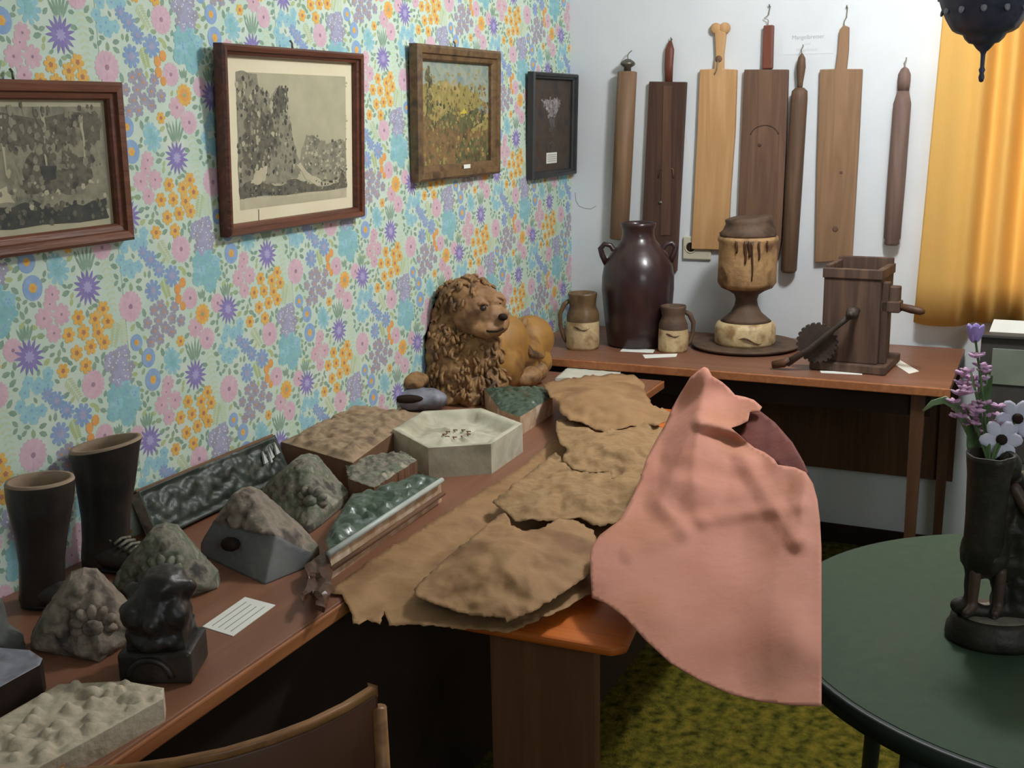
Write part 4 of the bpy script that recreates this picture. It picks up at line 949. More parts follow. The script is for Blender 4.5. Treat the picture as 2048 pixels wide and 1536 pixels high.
# ------------------------------------------------------------------ boots
def boot(label, base, top, lean, toe_dir, prof, foot_len, laces, tip):
    p = at(*base, ZA); k = MPP(p)
    t = thing('ceramic_boot', label, 'boot', p, (0,0,RA), group='dark ceramic boots')
    hs = top*k
    b = MB(); b.lathe([(r*k, z*hs) for r, z in prof], 40, cap=False, fn=lambda q, a, z: (q[0]+lean*z, q[1]*.85, q[2]+(tip*q[0] if z > hs*.85 else 0)))
    b.lathe([(prof[0][0]*k, .001), (0.001, .001)], 40, cap=False); o = b.build('shaft', M['boot'], t)
    rt_ = prof[-1][0]*k; b = MB(); b.lathe([(rt_, hs*prof[-1][1]), (rt_*.97, hs*1.01), (rt_*.86, hs*1.01), (rt_*.82, hs*.96), (rt_*.78, hs*.86), (rt_*.6, hs*.7), (.001, hs*.66)], 36, cap=False, fn=lambda q, a, z: (q[0]+lean*z, q[1]*.85, q[2]+(tip*q[0] if z > hs*.85 else 0))); b.build('lining', M['bootin'], t)
    d = Vector((math.cos(toe_dir), math.sin(toe_dir), 0)); b = MB()
    w_ = prof[0][0]*k
    for i in range(7):
        s = i/6; b.ball(tuple(d*(foot_len*s)+Vector((0,0,.026-.006*s))), (w_*(.95-.15*s), w_*(.85-.12*s), .03-.008*s), nu=16, nv=10)
    o = b.build('foot', M['boot'], t); remesh(o, .005, 3)
    for v in o.data.vertices: v.co.z = max(.0, v.co.z)
    b = MB(); q_ = [tuple(d*(foot_len*(s)) ) for s in (-.1, .5, 1.1)]
    b.tube([(q[0], q[1], .005) for q in q_], [w_*.95, w_*.85, w_*.5], 20, flat=.12); b.build('sole', M['black'], t)
    b = MB(); pp = Vector((-d.y, d.x, 0))
    for i in range(laces):
        s = .25+.12*i; c = d*(foot_len*s)+Vector((0, 0, .064-.004*i)); b.tube([tuple(c-pp*w_*.45), tuple(c+Vector((0,0,.005))), tuple(c+pp*w_*.45)], .0035, 6)
    b.build('lace', M['relief'], t)
boot('dark ceramic boot with a wide pale rim, front one of the pair by the wall', (86,1205), 256, .09, -.35, [(42,0),(46,.06),(44,.2),(44,.35),(50,.55),(58,.72),(65,.88),(66,.99)], .05, 4, 0.02)
boot('taller dark ceramic boot with laces and a slanted top, behind the other boot', (212,1128), 250, .10, -.45, [(46,0),(48,.08),(46,.22),(47,.4),(54,.6),(60,.78),(66,.92),(70,.99)], .10, 7, 0.16)

# ------------------------------------------------------------------ small black head
q = at(330, 1342, ZA); k = MPP(q)
bh = thing('black_head', 'small black glazed grotesque head on a block in front of the gable tiles', 'sculpture', q, (0,0,RA))
b = MB(); b.prism([(-72*k,-.045),(72*k,-.045),(72*k,.05),(-72*k,.05)], 0, .052); b.build('plinth', M['black'], bh, bevel=.006, bseg=3)
b = MB(); b.tube([(.034*math.cos(a)-.008, -.046, .008+.034*math.sin(a)) for a in np.linspace(.1, PI-.1, 12)], .005, 8); b.build('arch_moulding', M['black'], bh)
b = MB(); b.ball((0, .0, .10), (62*k, .05, .058), nu=20, nv=14); b.ball((.012, .0, .145), (48*k, .04, .03), nu=18, nv=12); b.ball((.034, -.02, .105), (.02, .028, .026)); b.ball((-.03, -.03, .11), (.022, .02, .024)); b.ball((.004, -.046, .098), (.014, .018, .02)); b.ball((.048, .0, .14), (.012, .012, .018)); b.ball((-.038, 0, .138), (.012, .012, .012)); b.ball((0, -.03, .066), (.035, .026, .016)); b.box((-.045, -.035, .045), (.045, .04, .08))
o = b.build('head', M['black'], bh); remesh(o, .0045, 2, lambda c: .004*pn((c.x*60, c.y*60, c.z*60)))

# ------------------------------------------------------------------ lion
lc = at(955, 790, ZA); lc.z = ZA
lion = thing('lion_statue', 'glazed ceramic lion with a brown curly mane lying against the flowered wall', 'statue', lc)
Li = Matrix.Translation(lc).inverted()
def wb_(px, py, d): return Vector(tuple(W(px, py, d)))
def eb(b, px, py, d, r): b.ball(wb_(px, py, d), r, M=Li, nu=20, nv=14)
b = MB()
eb(b, 1005, 690, 3.55, (.10, .085, .10)); eb(b, 1060, 678, 3.68, (.085, .08, .078)); eb(b, 1040, 705, 3.62, (.09, .08, .07)); eb(b, 1068, 725, 3.66, (.07, .06, .05)); eb(b, 1010, 730, 3.52, (.07, .06, .085))
eb(b, 985, 720, 3.48, (.06, .055, .09)); eb(b, 1058, 745, 3.60, (.05, .045, .035)); eb(b, 950, 740, 3.45, (.10, .08, .12))
o = b.build('body', M['lion'], lion); remesh(o, .006, 6)
for v in o.data.vertices:
    v.co.z = max(0, v.co.z)
b = MB(); pts = [wb_(x, y, d_) for x, y, d_ in ((1050,640,3.58),(1042,665,3.54),(1048,690,3.54),(1062,708,3.55),(1085,712,3.58))]; b.tube(pts, [.010,.014,.016,.014,.010], 10, M=Li); b.build('tail', M['mane'], lion)
b = MB(); eb(b, 1062, 752, 3.56, (.045,.035,.032)); eb(b, 1048, 758, 3.54, (.04,.03,.026)); eb(b,1078,742,3.6,(.03,.03,.03)); o = b.build('hind_paw', M['mane'], lion); remesh(o, .005, 3)
for v in o.data.vertices: v.co.z = max(0, v.co.z)
b = MB(); eb(b, 958, 626, 3.40, (.085, .085, .085)); eb(b, 985, 640, 3.35, (.05, .052, .05)); eb(b, 984, 602, 3.36, (.04, .045, .03)); eb(b, 975, 657, 3.34, (.05, .05, .03)); eb(b, 996, 648, 3.33, (.028, .032, .03)); eb(b, 945, 590, 3.42, (.06, .06, .05)); eb(b, 1001, 627, 3.33, (.012,.03,.018))
o = b.build('head', M['face'], lion); hd_ = o; remesh(o, .005, 3, lambda c: .0035*pn((c.x*70, c.y*70, c.z*70)))
b = MB(); b.ball(wb_(1006, 634, 3.295), (.013, .015, .011), M=Li); b.build('nose', M['dark'], hd_)
for e in ((966, 616, 3.302), (998, 605, 3.335)):
    b = MB(); b.ball(wb_(*e), (.010, .010, .009), M=Li); b.build('eye', M['black'], hd_)
    b = MB(); c = wb_(e[0], e[1]-6, e[2]-.004); b.tube([c+RIGHT*s*.016+Vector((0,0,.006*(1-abs(s)**2))) for s in (-1,-.5,0,.5,1)], .006, 8, M=Li); b.build('brow', M['face'], hd_)
b = MB(); b.tube([wb_(x, y, d_) for x, y, d_ in ((962,658,3.302),(978,663,3.292),(994,663,3.29),(1007,657,3.30))], .0035, 8, M=Li); b.build('mouth', M['dark'], hd_)
for e in ((893, 590, 3.38), (945, 566, 3.43)):
    b = MB(); c = wb_(*e); b.ball(c, (.022, .02, .026), M=Li, nu=16, nv=10); b.ball(c-Vector((.012,.010,0)), (.012,.012,.014), M=Li); b.build('ear', M['mane'], hd_)
# mane: a continuous mass with raised locks
b = MB(); blobs = [(938,588,3.44,(.075,.075,.05)),(925,600,3.40,(.06,.07,.06)),(905,650,3.47,(.09,.09,.10)),(900,700,3.46,(.10,.09,.12)),(925,745,3.44,(.10,.085,.09)),(955,770,3.42,(.085,.06,.06)),(925,610,3.46,(.085,.085,.075)),(955,710,3.42,(.08,.07,.09)),(888,750,3.45,(.07,.07,.08)),(905,790,3.42,(.07,.05,.05)),(945,790,3.40,(.07,.05,.04)),(985,770,3.42,(.045,.045,.05))]
for x in blobs: eb(b, *x)
o = b.build('mane', M['mane'], lion); remesh(o, .006, 4)
me = o.data
for v in me.vertices:
    c = v.co; v.co = c+v.normal*(.008*abs(math.sin(c.x*75+2*pn((c.x*18, c.y*18, c.z*18))*3)*math.sin(c.z*70+c.y*50))+.006*pn((c.x*45, c.y*45, c.z*45)))
for v in me.vertices: v.co.z = max(0, v.co.z)
b = MB(); ql = random.Random(3); vsn = [(v.co.copy(), v.normal.copy()) for v in me.vertices]
fr = Matrix.Translation(lc)
for i in range(560):
    c, n = ql.choice(vsn)
    if n.dot(Vector((-.8,-.5,0))) < -.1 or c.z < .01: continue
    wpos = c+lc; pr_ = RM @ (np.array(wpos)-CAM); px_ = F*pr_[0]/pr_[2]+1024; py_ = F*pr_[1]/pr_[2]+768
    if 958 < px_ < 1030 and 592 < py_ < 672: continue
    up = Vector((0,0,-1)); tdir = (up-n*up.dot(n)).normalized() if abs(n.z) < .95 else Vector((1,0,0)); side = n.cross(tdir)
    s = ql.choice((-1,1)); l = ql.uniform(.012,.022)
    b.tube([c-tdir*l*.7, c+n*.006+side*s*.004, c+tdir*l*.4+n*.007+side*s*.007, c+tdir*l*.8+n*.003], [.0035,.006,.0055,.002], 5)
b.build('mane_locks', M['mane'], lion)['kind'] = 'stuff'

for o in list(lion.children)+list(hd_.children):
    for v in o.data.vertices:
        if v.co.y+lc.y > -.008: v.co.y = -.008-lc.y
        v.co.z = max(.0006, v.co.z)

# ------------------------------------------------------------------ brown paper
def sheet(name, label, out, zf, m, step=7, jag=2.2, th=.0012):
    """torn paper lying over the table: outline in photo pixels laid on the surface z = zf(x, y)"""
    v2, tr, mm_ = cdt(out, step, jag); vs = []
    for (px, py) in v2:
        z = ZT+.02; 
        for it in range(6):
            p = P(px, py, z); z = .5*z+.5*zf(p[0], p[1], px, py)
        vs.append(P(px, py, z))
    a = np.array(vs); off = np.array([a[:,0].mean(), a[:,1].mean(), a[:,2].min()])
    me = bpy.data.meshes.new(name); fs = []
    for t in tr:
        p0, p1, p2 = [a[i] for i in t]
        if np.cross(p1-p0, p2-p0)[2] < 0: t = t[::-1]
        fs.append(t)
    me.from_pydata([tuple(v-off) for v in a], [], fs); me.materials.append(m)
    for p_ in me.polygons: p_.use_smooth = True
    o = link(name, me, None, tuple(off)); s = o.modifiers.new('s', 'SOLIDIFY'); s.thickness = th; s.offset = 1
    return tag(o, label, 'paper', 'torn brown papers on the pine table')
def cr(x, y, a, f, s): return a*(abs(pn((x*f, y*f, s)))*1.7-.8*abs(pn((x*f*2.1+4, y*f*2.1, s+3)))+.35*(.3-abs(pn((x*f*4.5, y*f*4.5, s+5)))))+a*.8
def edge_drop(x, y): return 0
def z1(x, y, px, py):
    t = max(0, min(1, (y+.645)/.045)); t = t*t*(3-2*t)
    return (ZT+.004+cr(x, y, .010, 5, 1)+.012*max(0, math.sin((y+.62)*14))*(1 if x > -2.45 else .3))*(1-t)+(ZA+.004+.003*abs(pn((x*9, y*9, 2))))*t
def ridge(px, py, cx, cy, sx, sy): return math.exp(-((px-cx)/sx)**2-((py-cy)/sy)**2)
sheet('brown_paper', 'large smooth brown wrapping paper spread flat over the pine table beside the desk edge',
      [(655,1185),(690,1158),(760,1108),(860,1046),(960,985),(1040,935),(1108,880),(1160,880),(1300,930),(1300,1010),(1240,1080),(1195,1180),(1150,1205),(1100,1232),(1016,1266),(950,1260),(890,1255),(832,1250),(778,1252),(768,1222),(760,1250),(735,1240),(718,1250),(706,1248),(700,1222),(690,1205),(684,1190)], z1, M['kraft'], 8)
def z2(x, y, px, py):
    return ZT+.02+.055*ridge(px, py, 1020, 1120, 150, 95)+cr(x, y, .012, 9, 4)+.01*ridge(px, py, 1150, 1060, 60, 40)
sheet('brown_paper', 'torn brown paper heaped like a cushion at the near end of the pine table',
      [(828,1180),(840,1165),(900,1110),(960,1062),(1000,1030),(1012,1028),(1022,1052),(1044,1062),(1075,1060),(1102,1048),(1118,1036),(1150,1042),(1188,1062),(1192,1080),(1184,1110),(1180,1150),(1120,1190),(1068,1222),(1012,1246),(1010,1236),(940,1232),(870,1210),(835,1196)], z2, M['kraft'], 6)
def z3(x, y, px, py):
    return ZT+.035+.03*ridge(px, py, 1180, 960, 150, 60)+cr(x, y, .014, 10, 7)+.02*ridge(px, py, 1290, 990, 40, 30)
sheet('brown_paper', 'crumpled torn brown paper across the middle of the pine table',
      [(985,1005),(1020,975),(1060,945),(1112,905),(1128,925),(1150,942),(1180,948),(1222,944),(1224,960),(1260,940),(1310,930),(1318,990),(1290,1010),(1262,1026),(1230,1046),(1200,1054),(1180,1048),(1160,1036),(1130,1040),(1100,1042),(1070,1040),(1030,1044),(1014,1026)], z3, M['kraft2'], 6)
def z4(x, y, px, py):
    return ZT+.055+.03*ridge(px, py, 1220, 890, 110, 40)+cr(x, y, .014, 11, 11)
sheet('brown_paper', 'pale wrinkled paper piece with a ragged lower edge, above the middle tear',
      [(1113,842),(1140,838),(1165,848),(1186,862),(1204,866),(1240,850),(1300,840),(1330,860),(1322,900),(1300,945),(1262,955),(1224,958),(1222,944),(1180,946),(1150,940),(1124,922),(1134,900),(1120,888),(1112,862)], z4, M['kraft2'], 6)
def z5(x, y, px, py):
    return ZT+.07+.04*ridge(px, py, 1190, 790, 110, 40)+cr(x, y, .012, 9, 15)
sheet('brown_paper', 'brown paper sheet with a fold at the far end of the pine table',
      [(1084,768),(1130,758),(1180,752),(1240,748),(1268,750),(1288,768),(1292,790),(1306,812),(1340,824),(1352,832),(1318,850),(1260,852),(1212,866),(1190,860),(1166,846),(1140,842),(1122,828),(1116,806),(1098,790)], z5, M['kraft'], 6)
# salmon sheet: stands folded up on the table, hangs over its right side
ctl = [(1410,735,2.50),(1395,742,2.50),(1523,818,2.34),(1350,800,2.54),(1310,880,2.42),(1280,960,2.30),(1440,800,2.44),(1500,900,2.24),(1600,920,2.10),(1635,980,2.00),(1195,1080,2.08),(1180,1110,2.04),(1180,1190,1.94),(1300,1100,2.02),(1400,1000,2.14),(1500,1100,1.96),(1642,1100,1.84),(1300,1330,1.70),(1420,1390,1.58),(1520,1405,1.53),(1642,1412,1.46),(1450,1250,1.74),(1590,1260,1.62),(1230,1220,1.86),(1300,1200,1.86),(1180,1150,1.98),(1642,1250,1.64)]
ca_ = np.array(ctl)
def dfun(px, py):
    d2 = (px-ca_[:,0])**2+(py-ca_[:,1])**2+400; w_ = 1/d2**1.5; A_ = np.stack([np.ones(len(ca_)), ca_[:,0]-px, ca_[:,1]-py], 1)
    G = A_.T @ (A_*w_[:,None]) + np.diag([0, 1e-9, 1e-9]); h = A_.T @ (w_*ca_[:,2]); return float(np.linalg.solve(G, h)[0])
def fold(px, py, x0, y0, x1, y1, wd_):
    vx, vy = x1-x0, y1-y0; t = ((px-x0)*vx+(py-y0)*vy)/(vx*vx+vy*vy); t = max(0, min(1, t)); dd = math.hypot(px-x0-vx*t, py-y0-vy*t); return max(0, 1-dd/wd_)
def paper(name, label, out, m, extra, step=10, jag=.0):
    v2, tr, _ = cdt(out, step, jag); vs = [W(px, py, dfun(px, py)+extra(px, py)) for px, py in v2]; a = np.array(vs); off = np.array([a[:,0].mean(), a[:,1].mean(), a[:,2].min()])
    me = bpy.data.meshes.new(name); me.from_pydata([tuple(v-off) for v in a], [], tr); me.materials.append(m)
    for p_ in me.polygons: p_.use_smooth = True
    o = link(name, me, None, tuple(off)); s = o.modifiers.new('s', 'SOLIDIFY'); s.thickness = .0012; s.offset = 0
    return tag(o, label, 'paper')
def ex1(px, py):
    e = -.055*fold(px, py, 1410,745, 1385,960, 70)-.022*fold(px, py, 1395,830, 1320,1010, 34)-.03*fold(px, py, 1400,845, 1480,868, 20)-.02*fold(px, py, 1610,960, 1600,1080, 34)+.022*fold(px, py, 1430,870, 1520,905, 22)
    e += -.014*fold(px, py, 1320,1000, 1370,1065, 26)+.006*pn((px*.008, py*.008, 3))
    e += -.012*fold(px, py, 1260,1110, 1400,1040, 24)-.012*fold(px, py, 1400,1040, 1600,1010, 22)+.010*fold(px, py, 1330,930, 1480,960, 26)-.014*fold(px, py, 1480,905, 1590,1080, 26)-.01*fold(px, py, 1560,1080, 1540,1330, 70)
    h_ = max(0, 1-(py-735)/420.0); e += h_*.010*pn((px*.03, py*.02, 9))
    return e
paper('salmon_paper', 'large salmon pink wrapping paper peaked at the top and hanging down over the table side',
      [(1180,1110),(1186,1090),(1200,1070),(1240,1040),(1262,1000),(1280,960),(1292,920),(1312,880),(1330,850),(1345,815),(1362,785),(1380,756),(1396,742),(1408,734),(1416,737),(1424,752),(1444,764),(1458,776),(1470,790),(1490,794),(1508,800),(1524,814),(1518,824),(1500,824),(1496,842),(1480,850),(1462,856),(1476,868),(1494,884),(1510,896),(1530,905),(1548,918),(1556,930),(1590,935),(1612,945),(1626,968),(1635,1000),(1640,1040),(1643,1100),(1643,1412),(1580,1410),(1520,1403),(1460,1388),(1400,1362),(1340,1326),(1290,1280),(1250,1235),(1210,1206),(1184,1196),(1181,1150)], M['pink'], ex1, 7)
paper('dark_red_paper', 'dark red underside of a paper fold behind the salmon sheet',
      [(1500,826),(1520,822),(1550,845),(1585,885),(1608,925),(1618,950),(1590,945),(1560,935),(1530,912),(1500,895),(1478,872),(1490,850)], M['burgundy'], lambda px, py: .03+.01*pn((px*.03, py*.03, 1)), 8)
# ragged black and brown scrap hanging at the joint of the tables
q0 = [(612,1140),(652,1112),(662,1120),(660,1160),(655,1210),(648,1226),(634,1220),(640,1205),(624,1190),(612,1200),(606,1214),(602,1200),(616,1175)]
v2, tr, _ = cdt(q0, 6, 0); vs = [P(px, py, ZA+.02+.01*pn((px*.05, py*.05, 2))) for px, py in v2]; a = np.array(vs); off = np.array([a[:,0].mean(), a[:,1].mean(), ZA])
me = bpy.data.meshes.new('brown_scrap'); me.from_pydata([tuple(v-off) for v in a], [], tr); me.materials.append(M['drip']); o = link('brown_scrap', me, None, tuple(off)); o.modifiers.new('s', 'SOLIDIFY').thickness = .01
tag(o, 'ragged dark brown scrap at the near end of the green slab', 'scrap')

# ------------------------------------------------------------------ chair back in front
zc_ = .80
pts = [P(x, y, z) for x, y, z in ((240,1532,zc_+.0),(350,1517,zc_+.004),(450,1497,zc_+.006),(540,1470,zc_+.008),(620,1440,zc_+.008),(690,1406,zc_+.008),(745,1372,zc_+.006))]
pr0 = P(120, 1540, zc_-.01); pts = [pr0]+pts
ch = thing('chair', 'bent wooden chair whose curved back rises at the bottom of the photo', 'chair', (pts[4][0], pts[4][1]-.2, 0))
Ci = Matrix.Translation(ch.location).inverted()
def band(z0, z1, th, m, name, drop=0):
    b = MB(); vs = []; n = len(pts); fs = []
    for i, p_ in enumerate(pts):
        a_ = pts[max(i-1, 0)]; c_2 = pts[min(i+1, n-1)]; t = Vector((c_2[0]-a_[0], c_2[1]-a_[1], 0)).normalized(); nn = Vector((-t.y, t.x, 0))
        for (o1, zz) in ((-th/2, z1), (th/2, z1), (th/2, z0), (-th/2, z0)):
            vs.append((p_[0]+nn.x*o1, p_[1]+nn.y*o1, p_[2]+zz))
    for i in range(n-1):
        for j in range(4): fs.append((4*i+j, 4*i+(j+1) % 4, 4*i+4+(j+1) % 4, 4*i+4+j))
    fs.append((0,1,2,3)); fs.append((4*n-1, 4*n-2, 4*n-3, 4*n-4))
    b.add(vs, fs, 0, True, Ci); return b.build(name, m, ch, bevel=.003)
band(-.012, 0, .012, M['chairw'], 'top_rail'); band(-.17, -.012, .009, M['chairp'], 'backrest')
for i in (1, 7):
    p_ = pts[i]; b = MB(); b.tube([(p_[0], p_[1]-.012, 0), (p_[0], p_[1]-.012, .45), (p_[0], p_[1]-.008, p_[2]-.03)], .011, 10, M=Ci); b.build('leg', M['chairw'], ch)
cx, cy = (pts[1][0]+pts[7][0])/2, (pts[1][1]+pts[7][1])/2
d = Vector((pts[7][0]-pts[1][0], pts[7][1]-pts[1][1], 0)).normalized(); n_ = Vector((d.y, -d.x, 0))
s0 = Vector((pts[1][0], pts[1][1]-.01, 0)); s1 = Vector((pts[7][0], pts[7][1]-.01, 0)); bk = n_*.38
b = MB(); b.prism([tuple((s0)[:2]), tuple((s1)[:2]), tuple((s1+bk-d*.02)[:2]), tuple((s0+bk+d*.02)[:2])], .43, .45, M=Ci); b.build('seat', M['chairp'], ch, bevel=.006)
for c in (s0+bk*.93+d*.04, s1+bk*.93-d*.04):
    b = MB(); b.tube([(c.x, c.y, 0), (c.x, c.y, .43)], .012, 10, M=Ci); b.build('leg', M['chairw'], ch)

# ------------------------------------------------------------------ round green table, figurine and flowers
rt = thing('round_table', 'round green topped table at the right with a dark rim', 'table', (-2.12, -1.78, 0))
b = MB(); b.lathe([(0, ZT-.02), (.475, ZT-.02), (.482, ZT-.01), (.478, ZT), (0, ZT)], 96, cap=False, smooth=False); b.build('table_top', M['greentop'], rt)
b = MB(); b.lathe([(.47, ZT-.035), (.486, ZT-.035), (.488, ZT-.004), (.4785, ZT-.001), (.4785, ZT-.02), (.47, ZT-.03)], 96, cap=False); b.build('rim', M['greenrim'], rt)
for a in (2.55, 2.55+PI/2, 2.55+PI, 2.55-PI/2):
    x, y = .40*math.cos(a), .40*math.sin(a); b = MB(); b.tube([(x*1.08, y*1.08, 0), (x, y, ZT-.02)], [.014, .02], 12); b.build('leg', M['greenrim'], rt)
q = at(1992, 1275, ZT); k = MPP(q)
fg = thing('bronze_figurine', 'dark bronze figurine with a vase on an oval base on the green table', 'figurine', q, (0,0,RA))
b = MB(); b.lathe([(r*k, z*k) for r, z in [(0,0),(97,0),(100,8),(98,26),(92,34),(90,46),(82,54),(0,56)]], 48, cap=False, fn=lambda q_, a, z: (q_[0], q_[1]*.8, q_[2])); b.build('base', M['fig'], fg)
b = MB(); b.lathe([(r*k, z*k) for r, z in [(0,58),(60,57),(72,55),(74,54)]], 40, cap=False, fn=lambda q_, a, z: (q_[0]-.002, q_[1]*.74-.008, q_[2]+.001)); b.build('ground', M['sand'], fg)
def seg(b, pts_, rs):
    for i in range(len(pts_)-1):
        a_, c2 = Vector(pts_[i]), Vector(pts_[i+1]); n = max(2, int((c2-a_).length/(min(rs[i], rs[i+1])*.5)))
        for j in range(n+1): t = j/n; b.ball(a_.lerp(c2, t)*k, (rs[i]+(rs[i+1]-rs[i])*t)*k, nu=12, nv=8)
b = MB()   # figure: legs, tunic, trunk, head, arms as one skin (units: photo pixels at its distance)
seg(b, [(-60,-18,62),(-62,-8,100),(-58,0,150),(-50,4,190)], [9,13,16,22]); seg(b, [(-12,-26,60),(-10,-14,100),(-12,-4,150),(-18,2,190)], [9,13,16,22])
seg(b, [(-76,-26,60),(-60,-14,62)], [8,10]); seg(b, [(-24,-36,58),(-12,-22,60)], [8,10])
seg(b, [(-34,6,176),(-28,8,240),(-20,10,290)], [48,40,42]); seg(b, [(40,10,70),(48,10,180),(40,12,300)], [52,50,44]); seg(b, [(-78,0,70),(-40,-20,66),(10,-20,64)], [18,14,14]); seg(b, [(10,8,230),(30,8,200),(46,6,150)], [34,34,30])
seg(b, [(-20,10,300),(-14,10,330)], [30,14]); b.ball(Vector((-2,6,356))*k, (26*k, 26*k, 31*k), nu=16, nv=12)
seg(b, [(20,4,305),(44,-16,262),(62,-40,222)], [15,13,10]); seg(b, [(-50,4,300),(-58,-18,262),(-40,-36,250)], [15,12,10])
o = b.build('figure', M['fig'], fg); remesh(o, .0042, 3, lambda c: .0018*pn((c.x*70, c.y*70, c.z*70)))
b = MB(); seg(b, [(4,-16,318),(30,-36,268),(58,-56,215)], [13,12,9]); o = b.build('forearm', M['figskin'], fg); remesh(o, .004, 2)
for g1, g2 in (([(-78,-34,72),(-62,-24,78)], [(-62,-22,80),(-60,-20,150)]), ([(-26,-42,72),(-14,-30,78)], [(-14,-28,80),(-12,-24,150)])):
    b = MB(); seg(b, g1, [8,10]); seg(b, g2, [10,12]); o = b.build('bare_leg', M['figskin'], fg); remesh(o, .0035, 2)
b = MB(); b.lathe([(r*k, z*k) for r, z in [(0,60),(30,58),(36,90),(46,130),(54,160),(50,180),(0,182)]], 24, M=Matrix.Translation((34*k, 14*k, 0)), cap=False, fn=irr(.25, 5)); b.build('tree_stump', M['fig'], fg)
b = MB(); b.lathe([(r*k, z*k) for r, z in [(0,150),(28,152),(36,200),(35,260),(38,340),(41,376),(43,386),(38,386),(33,350),(0,320)]], 28, M=Matrix.Translation((-44*k, -8*k, 0)), cap=False, fn=lambda q_, a, z: tuple(c3*(1+.10*pn((a*2.2, z*30, 1))+.06*abs(math.sin(a*3+z*60))) if i3 < 2 else c3 for i3, c3 in enumerate(q_))); b.build('vase', M['fig'], fg)
vt = Vector(fg.matrix_basis @ Vector((-44*k, -8*k, 360*k)))
def flower3(label, tip, stems, mk, petals_, cat='flower'):
    t = thing('flower', label, cat, vt, group='flowers in the bronze vase')
    b = MB(); Ti = Matrix.Translation(vt).inverted(); tip = Vector(tuple(W(*tip))); mid = vt.lerp(tip, .5)+Vector((0,0,.01))
    b.tube([vt-Vector((0,0,.04)), vt, mid, tip], [.0025,.0025,.0022,.002], 7, M=Ti); b.build('stem', M['leaf'], t); petals_(t, Ti, tip, mk); return t
def hyac(t, Ti, tip, mk):
    q_ = random.Random(int(tip.z*1000))
    for j in range(16):
        a = q_.uniform(0, 6.28); z = q_.uniform(-.034, .03); rr = .022*(1-abs(z)/.06); c = tip+Vector((rr*math.cos(a), rr*math.sin(a), z))
        b = MB()
        for i in range(5):
            g_ = 2*PI*i/5+a; dv = Vector((math.cos(g_)*.7, math.sin(g_)*.7, .3)); b.ball(c+dv*.008, (.0085,.0045,.0025), M=Ti, nu=7, nv=4, rot=dv.to_track_quat('X', 'Z').to_matrix())
        b.build('floret', mk, t)
def tulip(t, Ti, tip, mk):
    for i in range(6):
        g_ = 2*PI*i/6; dv = Vector((math.cos(g_), math.sin(g_), 0)); b = MB(); b.ball(tip+dv*.008+Vector((0,0,.004)), (.004,.009,.017), M=Ti, nu=8, nv=6, rot=Matrix.Rotation(g_, 3, 'Z') @ Matrix.Rotation(.35, 3, 'Y')); b.build('petal', mk, t)
def openfl(t, Ti, tip, mk):
    to = Vector((-.85,-.3,.35)).normalized(); qq = to.to_track_quat('Z', 'Y').to_matrix()
    for i in range(6):
        g_ = 2*PI*i/6; b = MB(); off = qq @ Vector((math.cos(g_)*.018, math.sin(g_)*.018, 0)); b.ball(tip+off, (.017,.012,.003), M=Ti, nu=10, nv=5, rot=qq @ Matrix.Rotation(g_, 3, 'Z')); b.build('petal', mk, t)
    b = MB(); b.ball(tip+to*.004, (.009,.009,.006), M=Ti, rot=qq); b.build('flower_centre', M['dark'], t)
flower3('single violet flower, highest of the bouquet in the bronze vase', (1950,672,1.9), 1, M['violet'], tulip)
flower3('upper pink hyacinth in the bouquet of the bronze vase', (1942,745,1.88), 1, M['pinkfl'], hyac)
flower3('lower left pink hyacinth in the bouquet of the bronze vase', (1932,815,1.86), 1, M['pinkfl'], hyac)
flower3('pink hyacinth at the right of the bouquet, lowest of the pink ones', (1975,835,1.83), 1, M['pinkfl'], hyac)
flower3('white open flower with a dark centre in the bouquet at the right', (2002,880,1.80), 1, M['whitefl'], openfl)
flower3('white flower at the far right of the bouquet above the other white one', (2034,838,1.82), 1, M['whitefl'], openfl)
def leaf3(label, path, w_, m):
    t = thing('leaf', label, 'leaf', vt, group='leaves in the bronze vase'); Ti = Matrix.Translation(vt).inverted(); n = len(path); pts_ = [Vector(tuple(W(*p_))) for p_ in path]
    b = MB(); b.tube(pts_, [w_*max(.12, math.sin(PI*(i+.5)/n)) for i in range(n)], 10, M=Ti, flat=.16); b.build('blade', m, t)
leaf3('long pale green leaf arching left out of the bronze vase', [(1950,900,1.86),(1935,860,1.86),(1915,815,1.87),(1890,800,1.88),(1865,806,1.89),(1846,822,1.9)], .007, M['leaf2'])
leaf3('broad green leaf hanging down the front of the bronze vase', [(1940,850,1.84),(1948,890,1.83),(1955,930,1.82),(1960,975,1.82)], .014, M['leaf'])
leaf3('upright dark green leaf behind the pink hyacinths', [(1960,930,1.86),(1958,860,1.87),(1968,800,1.88),(1980,750,1.88)], .012, M['leaf'])
leaf3('green leaf bending right over the white flower', [(1965,920,1.86),(1985,850,1.87),(2015,830,1.87),(2036,860,1.86)], .010, M['leaf2'])

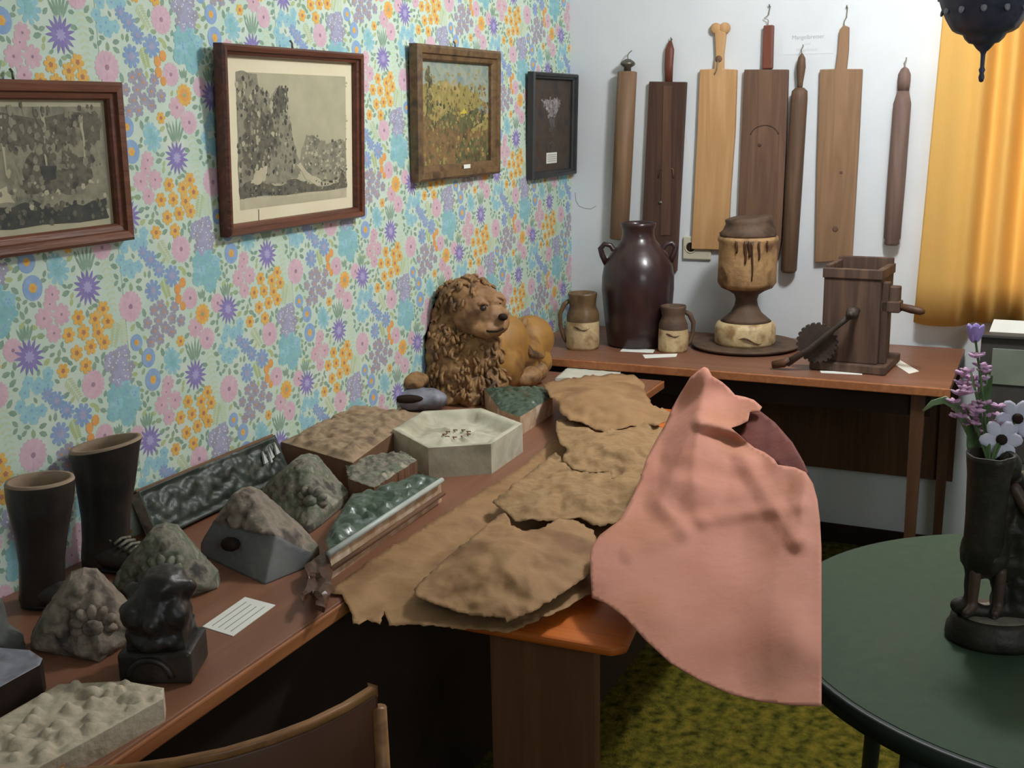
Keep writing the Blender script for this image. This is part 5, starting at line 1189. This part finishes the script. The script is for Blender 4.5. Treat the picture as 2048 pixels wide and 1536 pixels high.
# ------------------------------------------------------------------ cabinet below the window, small card on it
zt_ = P(2000, 668, 1.0)
tp = None
cx0 = -.30; r = ray(1963, 668); t_ = (cx0-CAM[0])/r[0]; pt = CAM+r*t_
cb = thing('cabinet', 'dark cabinet with a grey green front panel standing under the curtain', 'cabinet', (-.2, pt[1]-.17, 0))
hh = pt[2]; Ct = Matrix.Translation(cb.location).inverted()
b = MB(); b.box((-.285, pt[1]-.36, .45), (-.10, pt[1], hh-.012), M=Ct); b.build('body', M['cab'], cb, bevel=.004)
b = MB(); b.box((-.30, pt[1]-.37, hh-.012), (-.09, pt[1]+.005, hh), M=Ct); b.build('cabinet_top', M['cab'], cb, bevel=.003)
b = MB(); b.box((-.291, pt[1]-.33, hh-.16), (-.285, pt[1]-.035, hh-.045), M=Ct); b.build('front_panel', M['cabp'], cb, bevel=.002)
for dy in (-.03, -.33):
    for xx in (-.27, -.12):
        b = MB(); b.box((xx-.012, pt[1]+dy-.012, 0), (xx+.012, pt[1]+dy+.012, .45), M=Ct); b.build('leg', M['cab'], cb)
q = Vector(tuple(PB(2000, 662, -cx0-.02+.02))); cd2 = thing('label_card', 'folded white card standing on the dark cabinet under the curtain', 'card', (cx0+.05, pt[1]-.075, hh))
b = MB(); b.add([(-.0,-.055,0),(.0,.055,0),(.025,.045,.035),(.025,-.045,.035),(.05,.055,0),(.05,-.055,0)], [(0,1,2,3),(3,2,4,5),(0,5,4,1)]); o = b.build('card', M['card'], cd2); o.modifiers.new('s', 'SOLIDIFY').thickness = .001

# ------------------------------------------------------------------ lantern
base = Vector(tuple(W(1962, 165, 2.0))); kk = 2.0/F
ln = thing('lantern', 'dark blue metal lantern with pierced openings hanging at the top right', 'lantern', base)
b = MB(); b.lathe([(r*kk, z*kk) for r, z in [(0,0),(4,2),(6,10),(4,18),(6.5,24),(4,30),(4.5,54),(7,60),(10,62)]], 20, cap=False); b.build('finial', M['lantern'], ln)
b = MB(); b.lathe([(r*kk, z*kk) for r, z in [(8,60),(14,66),(20,74),(28,76),(36,84),(40,92),(52,96),(60,101),(66,110),(74,124),(82,142),(90,165),(94,200),(95,240),(88,262),(80,275),(84,282),(60,330),(30,372),(12,400),(6,412)]], 60, cap=False,
    fn=lambda q_, a, z: (q_[0]*(1+.012*math.cos(a*12)), q_[1]*(1+.012*math.cos(a*12)), q_[2])); b.build('bowl', M['lantern'], ln)
for row, (z, r, h) in enumerate(((138, 81, .008), (172, 92.5, .011), (215, 95.5, .012))):
    for i in range(12):
        a = 2*PI*(i+.5*(row % 2))/12; b = MB(); b.ball((r*kk*math.cos(a), r*kk*math.sin(a), z*kk), (.0035, .0055, h), rot=Matrix.Rotation(a, 3, 'Z') @ Matrix.Rotation(-.3, 3, 'Y'), nu=8, nv=6); b.build('pierced_opening', M['lglass'], ln)
b = MB(); z = 410*kk
while base.z+z < H-.03:
    b.lathe([(.007+.0018*math.cos(t), .0018*math.sin(t)) for t in np.linspace(0, 2*PI, 7)], 10, cap=False, M=Matrix.Translation((0,0,z+.006)) @ Matrix.Rotation(PI/2, 4, 'X') @ Matrix.Rotation((int(z*1000) % 2)*1.2, 4, 'Y')); z += .012
b.build('chain', M['hook'], ln)
b = MB(); b.lathe([(0, H-base.z-.03), (.012, H-base.z-.028), (.03, H-base.z-.004), (.03, H-base.z), (0, H-base.z)], 20, cap=False); b.build('ceiling_rose', M['hook'], ln)
